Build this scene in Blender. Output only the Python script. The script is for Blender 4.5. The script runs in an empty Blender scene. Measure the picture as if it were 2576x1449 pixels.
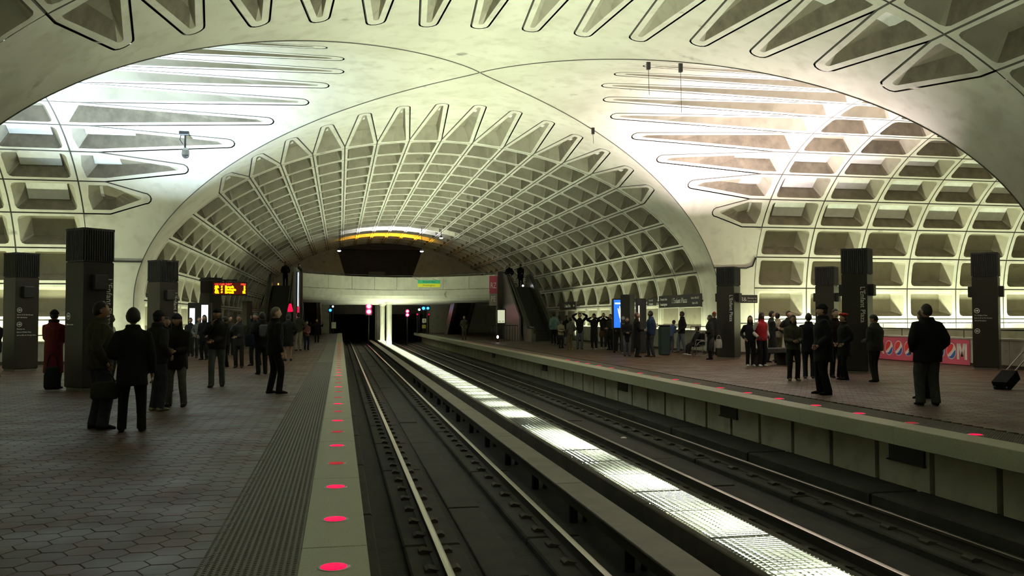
import bpy, bmesh, math, random
import numpy as np
from mathutils import Vector, Matrix, Euler
from mathutils.geometry import delaunay_2d_cdt
rnd = random.Random(7)
SC = bpy.context.scene
COL = SC.collection
PI = math.pi

# ------------------------------------------------------------------ camera, world, exposure
cam_d = bpy.data.cameras.new('camera')
cam = bpy.data.objects.new('camera', cam_d); COL.objects.link(cam)
cam_d.sensor_fit = 'HORIZONTAL'; cam_d.sensor_width = 36.0
cam_d.lens = 36.0 * 2221.8 / 2576.0
cam_d.clip_end = 400; cam_d.clip_start = .05
YAW, PITCH, ROLL = .1921, .0341, -.0009
_f = Vector((math.sin(YAW)*math.cos(PITCH), math.cos(YAW)*math.cos(PITCH), math.sin(PITCH)))
_r = Vector((math.cos(YAW), -math.sin(YAW), 0)); _u = _r.cross(_f)
_r2 = _r*math.cos(ROLL)+_u*math.sin(ROLL); _u2 = -_r*math.sin(ROLL)+_u*math.cos(ROLL)
_m = Matrix((_r2, _u2, -_f)).transposed().to_4x4(); _m.translation = (0, 0, 1.55)
cam.matrix_world = _m
SC.camera = cam
W = bpy.data.worlds.new('world'); SC.world = W; W.use_nodes = True
W.node_tree.nodes['Background'].inputs[0].default_value = (0, 0, 0, 1)
W.node_tree.nodes['Background'].inputs[1].default_value = 0
SC.view_settings.view_transform = 'Standard'; SC.view_settings.look = 'None'
SC.view_settings.gamma = 1; SC.view_settings.exposure = 0.35
SC.view_settings.use_curve_mapping = False

# ------------------------------------------------------------------ area lights: the fluorescent rows behind the parapets
def aim(loc, tgt):
    return (Vector(tgt)-Vector(loc)).to_track_quat('-Z', 'Y').to_euler()
def area(name, loc, tgt, sx, sy, power, col, along=None):
    d = bpy.data.lights.new(name, 'AREA'); d.shape = 'RECTANGLE'; d.size = sx; d.size_y = sy
    d.energy = power; d.color = col
    o = bpy.data.objects.new(name, d); COL.objects.link(o); o.location = loc
    dirv = (Vector(tgt)-Vector(loc)).normalized()
    if along is None: o.rotation_euler = aim(loc, tgt)
    else:
        x = Vector(along).normalized(); z = -dirv; z = (z-x*z.dot(x)).normalized(); y = z.cross(x)
        mm = Matrix((x, y, z)).transposed().to_4x4(); mm.translation = loc; o.matrix_world = mm
    return o
TUBE = (.90, 1.0, .66)
PWR = 62.0     # watts per metre of tube row
def row_y(name, X, y0, y1, tx, k=1.0, z=.35, c=TUBE):
    area(name, (X, (y0+y1)/2, z), (tx, (y0+y1)/2, 3.2), y1-y0, .16, PWR*(y1-y0)*k, c, (0, 1, 0))
def row_x(name, Y, x0, x1, ty, k=1.0, z=.35, c=TUBE):
    area(name, ((x0+x1)/2, Y, z), ((x0+x1)/2, ty, 3.2), x1-x0, .16, PWR*(x1-x0)*k, c, (1, 0, 0))
row_y('parapet_tubes', 16.15, 38, 62, 16.6, .30)
row_y('parapet_tubes', -7.45, 38, 60, -7.9, .30)
row_y('parapet_tubes', 16.2, -8, 17.2, 16.5, .5)
row_y('parapet_tubes', -7.45, -8, 17.5, -7.7, .42)
row_x('cross_tubes', 36.3, 18.4, 36, 37.0, 1.0)
row_x('cross_tubes', 36.2, -24, -9.5, 37.0, .9)
row_x('cross_tubes', 19.2, 18.4, 36, 18.6, .4)
row_x('cross_tubes', 19.2, -24, -9.5, 18.6, .4)

# ------------------------------------------------------------------ materials
MATS = {}
def mat(name, col, rough=.7, metal=0., emit=None, es=0., spec=.5, noise=0., nscale=6., bump=0., bscale=40., col2=None, coat=0.):
    if name in MATS: return MATS[name]
    m = bpy.data.materials.new(name); m.use_nodes = True; MATS[name] = m
    nt = m.node_tree; b = nt.nodes['Principled BSDF']
    b.inputs['Base Color'].default_value = (*col, 1); b.inputs['Roughness'].default_value = rough
    b.inputs['Metallic'].default_value = metal
    b.inputs['Specular IOR Level'].default_value = spec
    if coat: b.inputs['Coat Weight'].default_value = coat
    if emit: b.inputs['Emission Color'].default_value = (*emit, 1); b.inputs['Emission Strength'].default_value = es
    if noise or bump:
        g = nt.nodes.new('ShaderNodeNewGeometry')
    if noise:
        n = nt.nodes.new('ShaderNodeTexNoise'); n.inputs['Scale'].default_value = nscale; n.inputs['Detail'].default_value = 6
        n.inputs['Roughness'].default_value = .62
        nt.links.new(g.outputs['Position'], n.inputs['Vector'])
        r = nt.nodes.new('ShaderNodeValToRGB')
        c2 = col2 if col2 else tuple(max(0, c*(1-noise)) for c in col)
        r.color_ramp.elements[0].position = .35; r.color_ramp.elements[1].position = .62
        r.color_ramp.elements[0].color = (*c2, 1); r.color_ramp.elements[1].color = (*col, 1)
        nt.links.new(n.outputs['Fac'], r.inputs['Fac']); nt.links.new(r.outputs['Color'], b.inputs['Base Color'])
    if bump:
        n2 = nt.nodes.new('ShaderNodeTexNoise'); n2.inputs['Scale'].default_value = bscale; n2.inputs['Detail'].default_value = 3
        nt.links.new(g.outputs['Position'], n2.inputs['Vector'])
        bp = nt.nodes.new('ShaderNodeBump'); bp.inputs['Strength'].default_value = bump; bp.inputs['Distance'].default_value = .02
        nt.links.new(n2.outputs['Fac'], bp.inputs['Height']); nt.links.new(bp.outputs['Normal'], b.inputs['Normal'])
    return m
def concrete_mat(name, c1, c2, c3, rough=.8):
    """weathered cast concrete: broad mottling, finer blotches, streaks and a few dark stains"""
    m = bpy.data.materials.new(name); m.use_nodes = True; MATS[name] = m
    nt = m.node_tree; b = nt.nodes['Principled BSDF']; b.inputs['Roughness'].default_value = rough
    b.inputs['Specular IOR Level'].default_value = .25
    g = nt.nodes.new('ShaderNodeNewGeometry')
    def noise(s, d, stretch=None):
        n = nt.nodes.new('ShaderNodeTexNoise'); n.inputs['Scale'].default_value = s; n.inputs['Detail'].default_value = d
        if stretch:
            mp = nt.nodes.new('ShaderNodeMapping'); mp.inputs['Scale'].default_value = stretch
            nt.links.new(g.outputs['Position'], mp.inputs['Vector']); nt.links.new(mp.outputs['Vector'], n.inputs['Vector'])
        else: nt.links.new(g.outputs['Position'], n.inputs['Vector'])
        return n
    def mix(fac, a, bb):
        x = nt.nodes.new('ShaderNodeMix'); x.data_type = 'RGBA'
        nt.links.new(fac, x.inputs['Factor'])
        for sock, v in ((x.inputs[6], a), (x.inputs[7], bb)):
            if isinstance(v, tuple): sock.default_value = (*v, 1)
            else: nt.links.new(v, sock)
        return x.outputs[2]
    def ramp(src, p0, p1):
        r = nt.nodes.new('ShaderNodeMapRange'); r.inputs[1].default_value = p0; r.inputs[2].default_value = p1
        nt.links.new(src, r.inputs[0]); return r.outputs[0]
    n1, n2, n3, n4 = noise(.55, 5), noise(2.3, 7), noise(.9, 6, (1, 1, .25)), noise(1.3, 8)
    c = mix(ramp(n1.outputs['Fac'], .35, .65), c1, c2)
    c = mix(ramp(n2.outputs['Fac'], .5, .8), c, c3)
    c = mix(ramp(n3.outputs['Fac'], .58, .8), c, c3)
    dk = tuple(v*.42 for v in c3)
    c = mix(ramp(n4.outputs['Fac'], .68, .8), c, dk)
    nt.links.new(c, b.inputs['Base Color'])
    bp = nt.nodes.new('ShaderNodeBump'); bp.inputs['Strength'].default_value = .15; bp.inputs['Distance'].default_value = .02
    n5 = noise(30, 3); nt.links.new(n5.outputs['Fac'], bp.inputs['Height']); nt.links.new(bp.outputs['Normal'], b.inputs['Normal'])
    return m
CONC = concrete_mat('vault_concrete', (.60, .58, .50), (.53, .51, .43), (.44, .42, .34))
COFF = concrete_mat('coffer_concrete_shade', (.40, .375, .295), (.345, .32, .25), (.28, .26, .20))  # vault concrete darkened: the weak light on recess sides is in the colour
COFB = concrete_mat('coffer_back_shade', (.27, .245, .18), (.235, .21, .155), (.19, .17, .125))  # darker again: the shade deep in the recess is put into the colour
ACOU = mat('acoustic_board', (.72, .72, .68), .8, noise=.12, nscale=4)
CWAL = concrete_mat('parapet_concrete', (.40, .385, .32), (.34, .33, .27), (.27, .26, .2))
LEDGE = mat('ledge_dust_shade', (.185, .16, .115), .95, noise=.35, nscale=2.2)  # dust brown for the lower recess faces, with their shade mixed into the colour
JOINT = mat('joint_grime', (.09, .085, .07), .9)
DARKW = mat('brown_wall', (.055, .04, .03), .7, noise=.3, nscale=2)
GRAN = mat('granite', (0.2760, 0.2806, 0.1978), .55, noise=.22, nscale=60, bump=.05)
BRONZE = mat('bronze_panel', (.028, .0245, .021), .33, .35, noise=.2, nscale=3)
BLACK = mat('black_louver', (.012, .012, .013), .5)
RUBBER = mat('black_rubber', (.015, .015, .016), .5)
STEEL = mat('rail_steel', (.42, .40, .36), .28, 1.0)
RAILSIDE = mat('rail_rust', (.035, .028, .02), .8)
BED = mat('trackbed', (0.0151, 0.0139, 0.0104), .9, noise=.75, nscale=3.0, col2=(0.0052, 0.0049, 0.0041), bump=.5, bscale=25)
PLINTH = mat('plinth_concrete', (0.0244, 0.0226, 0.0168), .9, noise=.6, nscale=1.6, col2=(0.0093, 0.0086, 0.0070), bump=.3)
COVER = mat('cover_board', (0.1162, 0.1050, 0.0788), .6, noise=.35, nscale=2)
CURB = mat('trough_concrete', (0.0863, 0.0810, 0.0600), .85, noise=.5, nscale=1.5)
TACT = mat('tactile_rubber', (0.0600, 0.0528, 0.0384), .6, noise=.25, nscale=9)
SIGNBG = mat('sign_brown', (.04, .037, .034), .45)
WHITE = mat('white_print', (.75, .75, .72), .5)
CREAMP = mat('cream_panel', (.72, .70, .58), .5)
METAL = mat('grey_metal', (.22, .22, .21), .35, .9)
DMETAL = mat('dark_metal', (.03, .03, .03), .4, .6)
GLASS = mat('balustrade_steel', (.16, .16, .155), .32, .8)

# ------------------------------------------------------------------ mesh helpers
class MB:
    """collects polygons, then links them as one mesh object"""
    def __init__(s): s.v = []; s.f = []; s.m = []
    def add(s, vs, fs, mi=0):
        o = len(s.v); s.v += [tuple(p) for p in vs]
        for f in fs: s.f.append(tuple(i+o for i in f)); s.m.append(mi)
    def box(s, a, b, mi=0, bev=0.):
        x0, y0, z0 = a; x1, y1, z1 = b
        if not bev:
            s.add([(x0,y0,z0),(x1,y0,z0),(x1,y1,z0),(x0,y1,z0),(x0,y0,z1),(x1,y0,z1),(x1,y1,z1),(x0,y1,z1)],
                  [(3,2,1,0),(4,5,6,7),(0,1,5,4),(1,2,6,5),(2,3,7,6),(3,0,4,7)], mi)
        else:
            e = min(bev, (x1-x0)/3, (y1-y0)/3, (z1-z0)/3)
            def ring(d, z): return [(x0+d,y0+d,z),(x1-d,y0+d,z),(x1-d,y1-d,z),(x0+d,y1-d,z)]
            s.loft([ring(e,z0),ring(0,z0+e),ring(0,z1-e),ring(e,z1)], mi)
    def loft(s, rings, mi=0, cap=True, closed=True):
        n = len(rings[0]); vs = [p for r in rings for p in r]; fs = []
        for k in range(len(rings)-1):
            for i in range(n if closed else n-1):
                j = (i+1) % n
                fs.append((k*n+i, k*n+j, (k+1)*n+j, (k+1)*n+i))
        if cap and closed:
            fs.append(tuple(reversed(range(n)))); fs.append(tuple((len(rings)-1)*n+i for i in range(n)))
        s.add(vs, fs, mi)
    def tube(s, pts, rad, n=8, mi=0, ry=None):
        pts = [Vector(p) for p in pts]; rings = []
        if not hasattr(rad, '__len__'): rad = [rad]*len(pts)
        ref = None
        for i, p in enumerate(pts):
            t = (pts[min(i+1, len(pts)-1)]-pts[max(i-1, 0)]).normalized()
            if ref is None:
                ref = Vector((0,0,1)) if abs(t.z) < .9 else Vector((0,1,0))
            a = t.cross(ref).normalized(); c = a.cross(t).normalized(); ref = c
            r2 = rad[i] if ry is None else ry[i]
            rings.append([p + a*rad[i]*math.cos(2*PI*k/n) + c*r2*math.sin(2*PI*k/n) for k in range(n)])
        s.loft(rings, mi)
    def ell(s, c, r, nu=12, nv=8, mi=0, rot=None):
        vs = [(0,0,-1)]
        for j in range(1, nv):
            th = -PI/2+PI*j/nv
            for i in range(nu): vs.append((math.cos(th)*math.cos(2*PI*i/nu), math.cos(th)*math.sin(2*PI*i/nu), math.sin(th)))
        vs.append((0,0,1)); fs = []
        for i in range(nu):
            k = (i+1) % nu
            fs.append((0, 1+k, 1+i)); fs.append((len(vs)-1, len(vs)-1-nu+i, len(vs)-1-nu+k))
            for j in range(nv-2): fs.append((1+j*nu+i, 1+j*nu+k, 1+(j+1)*nu+k, 1+(j+1)*nu+i))
        q = []
        for p in vs:
            w = Vector((p[0]*r[0], p[1]*r[1], p[2]*r[2]))
            if rot is not None: w = rot @ w
            q.append(w+Vector(c))
        s.add(q, fs, mi)
    def cyl(s, a, b, r, n=12, mi=0): s.tube([a, b], r, n, mi)
    def mesh(s, name, mats, smooth=False):
        me = bpy.data.meshes.new(name); me.from_pydata([tuple(p) for p in s.v], [], s.f)
        for m in (mats if isinstance(mats, (list, tuple)) else [mats]): me.materials.append(m)
        if any(s.m): me.polygons.foreach_set('material_index', s.m)
        if smooth: me.polygons.foreach_set('use_smooth', [True]*len(s.f))
        me.update(); return me
    def build(s, name, mats, parent=None, loc=None, smooth=False):
        return link(name, s.mesh(name, mats, smooth), parent, loc)
def link(name, data, parent=None, loc=None, rz=0.):
    o = bpy.data.objects.new(name, data); COL.objects.link(o)
    if parent: o.parent = parent
    if loc is not None: o.location = loc
    if rz: o.rotation_euler.z = rz
    return o
def tag(o, label=None, cat=None, group=None, kind=None):
    if label: o['label'] = label
    if cat: o['category'] = cat
    if group: o['group'] = group
    if kind: o['kind'] = kind
    return o
def empty(name, loc=(0,0,0), rz=0., **k):
    o = bpy.data.objects.new(name, None); COL.objects.link(o); o.location = loc; o.rotation_euler.z = rz
    o.empty_display_size = .2
    return tag(o, **k)
def copy_tree(o, parent=None):
    c = o.copy(); COL.objects.link(c)
    if parent: c.parent = parent
    for ch in list(o.children): copy_tree(ch, c)
    return c
TEXTS = []
def text(name, body, size, org, n, r, m, parent, ax='CENTER', sx=1.):
    """flat lettering on a face: org = point, n = outward normal, r = reading direction"""
    d = bpy.data.curves.new(name, 'FONT'); d.body = body; d.size = size; d.align_x = ax; d.align_y = 'CENTER'
    d.extrude = .003; d.resolution_u = 2
    o = bpy.data.objects.new(name, d); COL.objects.link(o)
    n = Vector(n).normalized(); r = Vector(r).normalized(); u = n.cross(r)
    mm = Matrix((r*sx, u, n)).transposed().to_4x4(); mm.translation = Vector(org)+n*.004
    if parent: o.parent = parent
    o.matrix_local = mm
    d.materials.append(m); TEXTS.append(o); return o
ORD = ['', 'second ', 'third ', 'fourth ', 'fifth ', 'sixth ', 'seventh ', 'eighth ', 'ninth ', 'tenth ', 'eleventh ', 'twelfth ', 'thirteenth ', 'fourteenth ', 'fifteenth ', 'sixteenth ']

# ------------------------------------------------------------------ the vault: two barrels crossing
XC, YC, HC, AM, AT, BB = 4.3416, 27.6623, 9.4033, 12.3524, 9.3934, 7.1366
NM, NT = 1.9358, 2.2063
ZS = HC-BB
def make_prof(half, e):
    t = np.linspace(0, PI/2, 3000)
    x = half*np.sin(t)**(2/e); z = ZS+BB*np.cos(t)**(2/e)
    zz = np.linspace(ZS, -1.4, 200)[1:]
    x = np.r_[x, np.full(len(zz), half)]; z = np.r_[z, zz]
    return np.r_[0, np.cumsum(np.hypot(np.diff(x), np.diff(z)))], x, z
PM, PT = make_prof(AM, NM), make_prof(AT, NT)
def pr(P, s):
    a = abs(s); x = float(np.interp(a, P[0], P[1])); z = float(np.interp(a, P[0], P[2]))
    e = .02; x1 = float(np.interp(a+e, P[0], P[1])); z1 = float(np.interp(a+e, P[0], P[2]))
    x0 = float(np.interp(max(a-e, 0), P[0], P[1])); z0 = float(np.interp(max(a-e, 0), P[0], P[2]))
    tx, tz = x1-x0, z1-z0
    L = math.hypot(tx, tz)+1e-9; tx /= L; tz /= L
    nx, nz = -tz, tx                       # outward
    if a < 1e-6: nx, nz = 0., 1.
    sg = 1 if s >= 0 else -1
    return sg*x, z, sg*nx, nz
def mapM(s, w, d=0.):
    x, z, nx, nz = pr(PM, s); return (XC+x+nx*d, YC+w, z+nz*d)
def mapT(s, w, d=0.):
    y, z, ny, nz = pr(PT, s); return (XC+w, YC+y+ny*d, z+nz*d)
def groinM(s):
    z = float(np.interp(abs(s), PM[0], PM[2])); q = min(max((z-ZS)/BB, 0), 1)
    return AT*max(1-q**NT, 0)**(1/NT)
def groinT(s):
    z = float(np.interp(abs(s), PT[0], PT[2])); q = min(max((z-ZS)/BB, 0), 1)
    return AM*max(1-q**NM, 0)**(1/NM)
PK = 1.405
ROW0M, ROWM = 11.3, 2.86
ROW0T, ROWT = 14.0, 2.57
TIPM = {0: 4.25, 1: 4.45, 2: 4.98, 3: 5.85, 4: 6.55, 5: 7.4, 6: 8.3}
TIPT = {0: 4.27, 1: 4.75, 2: 5.45, 3: 6.72, 4: 8.2, 5: 10.0, 6: 11.5}

def tri_outline(k, base, tip, sh, off=0.):
    """(s,w) outline of an elongated coffer between ribs k and k+1, base at w=base, rounded tip towards w=tip"""
    s0, s1 = k*PK-off, (k+1)*PK+off; sm = (s0+s1)/2; r = .24+off; w1 = base-sh-off*.3
    pts = [(s0, base+off), (s0, (base+w1)/2), (s0, w1)]
    cw = tip+.24
    n = 7
    # straight taper to the tip circle, a few points so that it follows the curve of the vault
    for t in (.25, .5, .75): pts.append((s0+(sm-r-s0)*t, w1+(cw-w1)*t))
    for i in range(n):
        a = PI+PI*i/(n-1); pts.append((sm+r*math.cos(a), cw+r*math.sin(a)))
    for t in (.75, .5, .25): pts.append((s1+(sm+r-s1)*t, w1+(cw-w1)*t))
    pts += [(s1, w1), (s1, (base+w1)/2), (s1, base+off), (sm, base+off)]
    return pts
def inset_tri(k, base, tip, sh, rib_s, rib_b, rib_t, r, fl=0.):
    """inner loops of the same vertex count: straight sides, rounded tip radius r"""
    s0, s1 = k*PK, (k+1)*PK; sm = (s0+s1)/2
    b = base-rib_b; w1 = max(base-sh-.05, tip+rib_t+.4); a0, a1 = s0+rib_s, s1-rib_s
    cw = tip+rib_t
    pts = [(a0, b-.08), (a0, (b+w1)/2), (a0, w1)]
    for t in (.25, .5, .75): pts.append((a0+(sm-r-a0)*t, w1+(cw-w1)*t))
    for i in range(7):
        a = PI+PI*i/6; pts.append((sm+r*math.cos(a), cw+r*math.sin(a)))
    for t in (.75, .5, .25): pts.append((a1+(sm+r-a1)*t, w1+(cw-w1)*t))
    pts += [(a1, w1), (a1, (b+w1)/2), (a1, b-.08), (sm, b)]
    return pts
def tri_coffer(mp, k, sgn, base, tip, sh):
    """one elongated coffer (sgn: which way along the barrel); faces listed so that they look into the hall"""
    m = MB()
    low = 1 if k >= 0 else -1
    L0 = tri_outline(k, base, tip, sh, 0.); L1 = tri_outline(k, base, tip, sh, -.028)
    L2 = inset_tri(k, base, tip, sh, .17, .25, .42, .07)
    F = inset_tri(k, base, tip, sh, .30, .60, .95, .04)
    lsh = .16*low
    F = [(s-lsh*(.35 if (s-(k+.5)*PK)*low < 0 else 1.), w) for s, w in F]
    L = base-tip
    def dep(w): return .14+.44*min(max((w-tip-.6)/min(L, 4.5), 0), 1)
    rings = [[mp(s, sgn*w, .04) for s, w in L0], [mp(s, sgn*w, 0) for s, w in L1],
             [mp(s, sgn*w, 0) for s, w in L2], [mp(s, sgn*w, dep(w)) for s, w in F]]
    n = len(L0); vs = [p for r in rings for p in r]
    for r in range(3):
        fs = []
        for i in range(n):
            j = (i+1) % n; q = (r*n+i, r*n+j, (r+1)*n+j, (r+1)*n+i)
            fs.append(q)
        o = len(m.v)
        low_faces = range(12, 18) if low > 0 else range(0, 6)
        m.f += fs; m.m += [1 if r == 0 else (0 if r == 1 else (3 if i in low_faces and not -4 < k < 3 else 2)) for i in range(n)]
    m.v = vs
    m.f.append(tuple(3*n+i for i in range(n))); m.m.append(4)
    return m
def rect_coffer(mp, k, wlen, sgn=1, flat=False):
    wi = .17 if mp is mapM else .33
    """panel k of a barrel, built at w=0..wlen, shared by the whole row"""
    s0, s1 = k*PK, (k+1)*PK; low = 1 if k >= 0 else -1
    def rr(a0, a1, b0, b1, r):
        sm = (a0+a1)/2; q = r*.3
        return [(a0+r, b0), (a0+q, b0+q), (a0, b0+r), (a0, b1-r), (a0+q, b1-q), (a0+r, b1), (sm, b1),
                (a1-r, b1), (a1-q, b1-q), (a1, b1-r), (a1, b0+r), (a1-q, b0+q), (a1-r, b0), (sm, b0)]
    def sq(a0, a1, b0, b1):
        r = .15; sm = (a0+a1)/2
        return [(a0+r, b0), (a0, b0), (a0, b0+r), (a0, b1-r), (a0, b1), (a0+r, b1), (sm, b1),
                (a1-r, b1), (a1, b1), (a1, b1-r), (a1, b0+r), (a1, b0), (a1-r, b0), (sm, b0)]
    e = .028
    L0 = sq(s0, s1, 0, wlen); L1 = sq(s0+e, s1-e, e, wlen-e)
    L2 = rr(s0+.13, s1-.13, .19, wlen-.19, .16)
    up, dn = .12, .22
    if low > 0: F = rr(s0+.13+up, s1-.13-dn, .19+wi, wlen-.19-wi, .05)
    else: F = rr(s0+.13+dn, s1-.13-up, .19+wi, wlen-.19-wi, .05)
    D = (.62 if mp is mapM else .52) if not flat else .10
    m = MB()
    rings = [[mp(s, sgn*w, .04) for s, w in L0], [mp(s, sgn*w, 0) for s, w in L1],
             [mp(s, sgn*w, 0) for s, w in L2], [mp(s, sgn*w, D) for s, w in F]]
    n = len(L0); m.v = [p for r in rings for p in r]
    for r in range(3):
        for i in range(n):
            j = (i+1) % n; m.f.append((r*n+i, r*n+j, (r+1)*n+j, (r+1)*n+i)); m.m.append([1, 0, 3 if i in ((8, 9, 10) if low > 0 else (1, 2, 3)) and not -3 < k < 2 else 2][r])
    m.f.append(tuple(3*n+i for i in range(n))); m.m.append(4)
    return m
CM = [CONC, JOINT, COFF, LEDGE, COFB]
def face_inward(me, mp_center):
    """flip the mesh if its faces look away from the hall"""
    bm = bmesh.new(); bm.from_mesh(me); bmesh.ops.recalc_face_normals(bm, faces=bm.faces)
    c = Vector(mp_center)
    t = sum(((c-f.calc_center_median()).dot(f.normal))*f.calc_area() for f in bm.faces)
    if t < 0: bmesh.ops.reverse_faces(bm, faces=bm.faces)
    bm.to_mesh(me); bm.free()

def in_poly(px, py, poly):
    c = False; n = len(poly); j = n-1
    for i in range(n):
        xi, yi = poly[i]; xj, yj = poly[j]
        if (yi > py) != (yj > py) and px < (xj-xi)*(py-yi)/(yj-yi)+xi: c = not c
        j = i
    return c
def shell(mb, mp, groin, sgn, row0, tips, sh, smax, step=.5):
    """smooth concrete between the groin and the first coffer row, with holes where the long coffers sit"""
    ss = np.arange(-smax, smax+1e-6, .28); kn = [k*PK for k in range(-7, 8)]
    ss = sorted(set(np.round(np.r_[ss, kn], 4)))
    outer = [(s, groin(s)) for s in ss]+[(s, row0) for s in reversed(ss)]
    holes = [tri_outline(k, row0, tips[k if k >= 0 else -k-1], sh, .026) for k in range(-7, 7)]
    pts = []; edges = []
    def loop(lp):
        o = len(pts)
        for i, p in enumerate(lp): pts.append(Vector(p)); edges.append((o+i, o+(i+1) % len(lp)))
    loop(outer)
    for hl in holes: loop([(s, min(w, row0-1e-4)) for s, w in hl])
    for s in np.arange(-smax+.2, smax, step):
        g = groin(s)
        for w in np.arange(g+.3, row0-.1, step): pts.append(Vector((float(s), float(w))))
    r = delaunay_2d_cdt(pts, edges, [], 0, 1e-5)
    V2, F2 = r[0], r[2]
    vs = [mp(v.x, sgn*v.y, 0) for v in V2]; fs = []
    for f in F2:
        cx = sum(V2[i].x for i in f)/3; cy = sum(V2[i].y for i in f)/3
        if not in_poly(cx, cy, outer): continue
        if any(in_poly(cx, cy, hl) for hl in holes): continue
        fs.append(f)
    mb.add(vs, fs, 0)

def board(parent, mp, s0, s1, w0, w1, d, off=None):
    m = MB(); n = 3
    rows = [[mp(s0+(s1-s0)*i/n, w, dd) for i in range(n+1)] for w, dd in ((w0, d), (w1, d), (w1, d+.05), (w0, d+.05))]
    m.loft([[rows[j][i] for j in range(4)] for i in range(n+1)])
    me = m.mesh('acoustic_board', ACOU); return me
root = MB()
SMAX = 18.6
shell(root, mapM, groinM, 1, ROW0M, TIPM, .45, SMAX)
shell(root, mapM, groinM, -1, ROW0M, TIPM, .45, SMAX)
shell(root, mapT, groinT, 1, ROW0T, TIPT, .95, 16.8)
shell(root, mapT, groinT, -1, ROW0T, TIPT, .95, 16.8)
vault = root.build('ceiling', CONC, smooth=True)
bm = bmesh.new(); bm.from_mesh(vault.data)
for f in bm.faces:
    c = Vector((XC, YC, 2.5))-f.calc_center_median()
    if c.dot(f.normal) < 0: f.normal_flip()
bm.to_mesh(vault.data); bm.free()
tag(vault, 'smooth grey concrete groin where the two coffered vaults cross overhead', kind='structure')
for sa in (1, -1):
    for sb in (1, -1):
        m = MB(); ss = np.linspace(.02, SMAX-.5, 70)
        pts = []
        for s_ in ss:
            x, z, nx, nz = pr(PM, sa*s_); pts.append((XC+x-nx*.004, YC+sb*(groinM(s_)-.004), z-nz*.004))
        m.tube(pts, .019, 6); m.build('groin_joint', JOINT, vault)
for mp, base, tips, sh in ((mapM, ROW0M, TIPM, .45), (mapT, ROW0T, TIPT, .95)):
    for sgn in (1, -1):
        for k in range(-7, 7):
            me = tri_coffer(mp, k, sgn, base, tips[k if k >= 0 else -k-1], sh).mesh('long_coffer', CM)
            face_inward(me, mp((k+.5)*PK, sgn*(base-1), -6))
            q_ = link('long_coffer', me, vault); tip_ = tips[k if k >= 0 else -k-1]; sc_ = (k+.5)*PK
            if mp is mapT and 4 <= k <= 6:
                link('acoustic_board', board(None, mp, sc_-.30, sc_+.14, sgn*(base-.62), sgn*(base-(2.3 if k < 6 else 1.25)), .34), q_)
            elif mp is mapM and sgn < 0 and 3 <= k <= 5:
                link('acoustic_board', board(None, mp, sc_-.30, sc_+.16, sgn*(base-.65), sgn*(base-1.75), .36), q_)
            elif mp is mapM and sgn > 0 and k < 6:
                link('acoustic_board', board(None, mp, sc_-.16, sc_+.05, sgn*(tip_+1.15), sgn*(tip_+1.5), .10), q_)
def barrel(label, mp, sgn, row0, pitch, nrow, ks, axis, limit=300):
    r = empty('barrel_vault', (0,0,0)); tag(r, label, kind='structure')
    made = 0; rest = MB(); meshes = {}
    for k in ks:
        mb = rect_coffer(mp, k, pitch, sgn, flat=(k >= 11 or k < -11) if mp is mapM else (k >= 10 or k < -10))
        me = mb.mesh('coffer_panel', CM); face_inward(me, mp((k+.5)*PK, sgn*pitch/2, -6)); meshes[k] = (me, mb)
    for j in range(nrow):
        off = Vector((0,0,0)); off[axis] = sgn*(row0+j*pitch)
        for k in ks:
            me, mb = meshes[k]
            if made < limit:
                q_ = link('coffer_panel', me, r, off); made += 1
                if mp is mapT and 4 <= k <= 6:
                    if ('b', k) not in meshes: meshes[('b', k)] = board(None, mp, k*PK+.27, (k+1)*PK-.36, sgn*.56, sgn*(pitch-.56), .44)
                    link('acoustic_board', meshes[('b', k)], q_)
            else:
                me_v = [tuple(Vector(v.co)+off) for v in me.vertices]
                o = len(rest.v); rest.v += me_v
                for p in me.polygons: rest.f.append(tuple(i+o for i in p.vertices)); rest.m.append(p.material_index)
    if rest.v:
        o = rest.build('coffer_panels', CM, r); o['kind'] = 'stuff'
    return r
NROW = 19
barrel('long coffered concrete barrel vault stretching away over the tracks', mapM, 1, ROW0M, ROWM, NROW, range(-13, 13), 1)
barrel('coffered concrete barrel vault over the camera end of the station', mapM, -1, ROW0M, ROWM, 8, range(-12, 12), 1)
barrel('coffered cross vault opening beside the platform with the banner', mapT, 1, ROW0T, ROWT, 8, range(-3, 12), 0)
barrel('coffered cross vault opening beside the platform with the departures board', mapT, -1, ROW0T, ROWT, 5, range(-3, 12), 0)
# plain near halves of the cross vaults (never seen from the platform) and closing walls
for sgn, n in ((1, 8), (-1, 5)):
    m = MB(); w0, w1 = ROW0T, ROW0T+n*ROWT
    sv = [-s for s in np.linspace(3*PK, 16.8, 30)]
    a = [mapT(s, sgn*w0, 0) for s in sv]; b = [mapT(s, sgn*w1, 0) for s in sv]
    for i in range(len(sv)-1): m.add([a[i], a[i+1], b[i+1], b[i]], [(0,1,2,3)])
    o = m.build('wall_near', CONC, smooth=True); tag(o, 'plain concrete side of a cross vault', kind='structure')
    face_inward(o.data, (XC+sgn*20, YC, 3))
    m = MB(); sv = np.linspace(-16.8, 16.8, 60); p = [mapT(s, sgn*w1, .6) for s in sv]
    m.add(p, [tuple(range(len(p)))]); o = m.build('wall_end', CWAL); tag(o, 'concrete end wall of a cross vault', kind='structure')
m = MB(); sv = np.linspace(-SMAX, SMAX, 60); p = [mapM(s, -(ROW0M+8*ROWM), .6) for s in sv]
m.add(p, [tuple(range(len(p)))]); o = m.build('wall_back', CWAL); tag(o, 'concrete end wall behind the camera', kind='structure')
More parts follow.
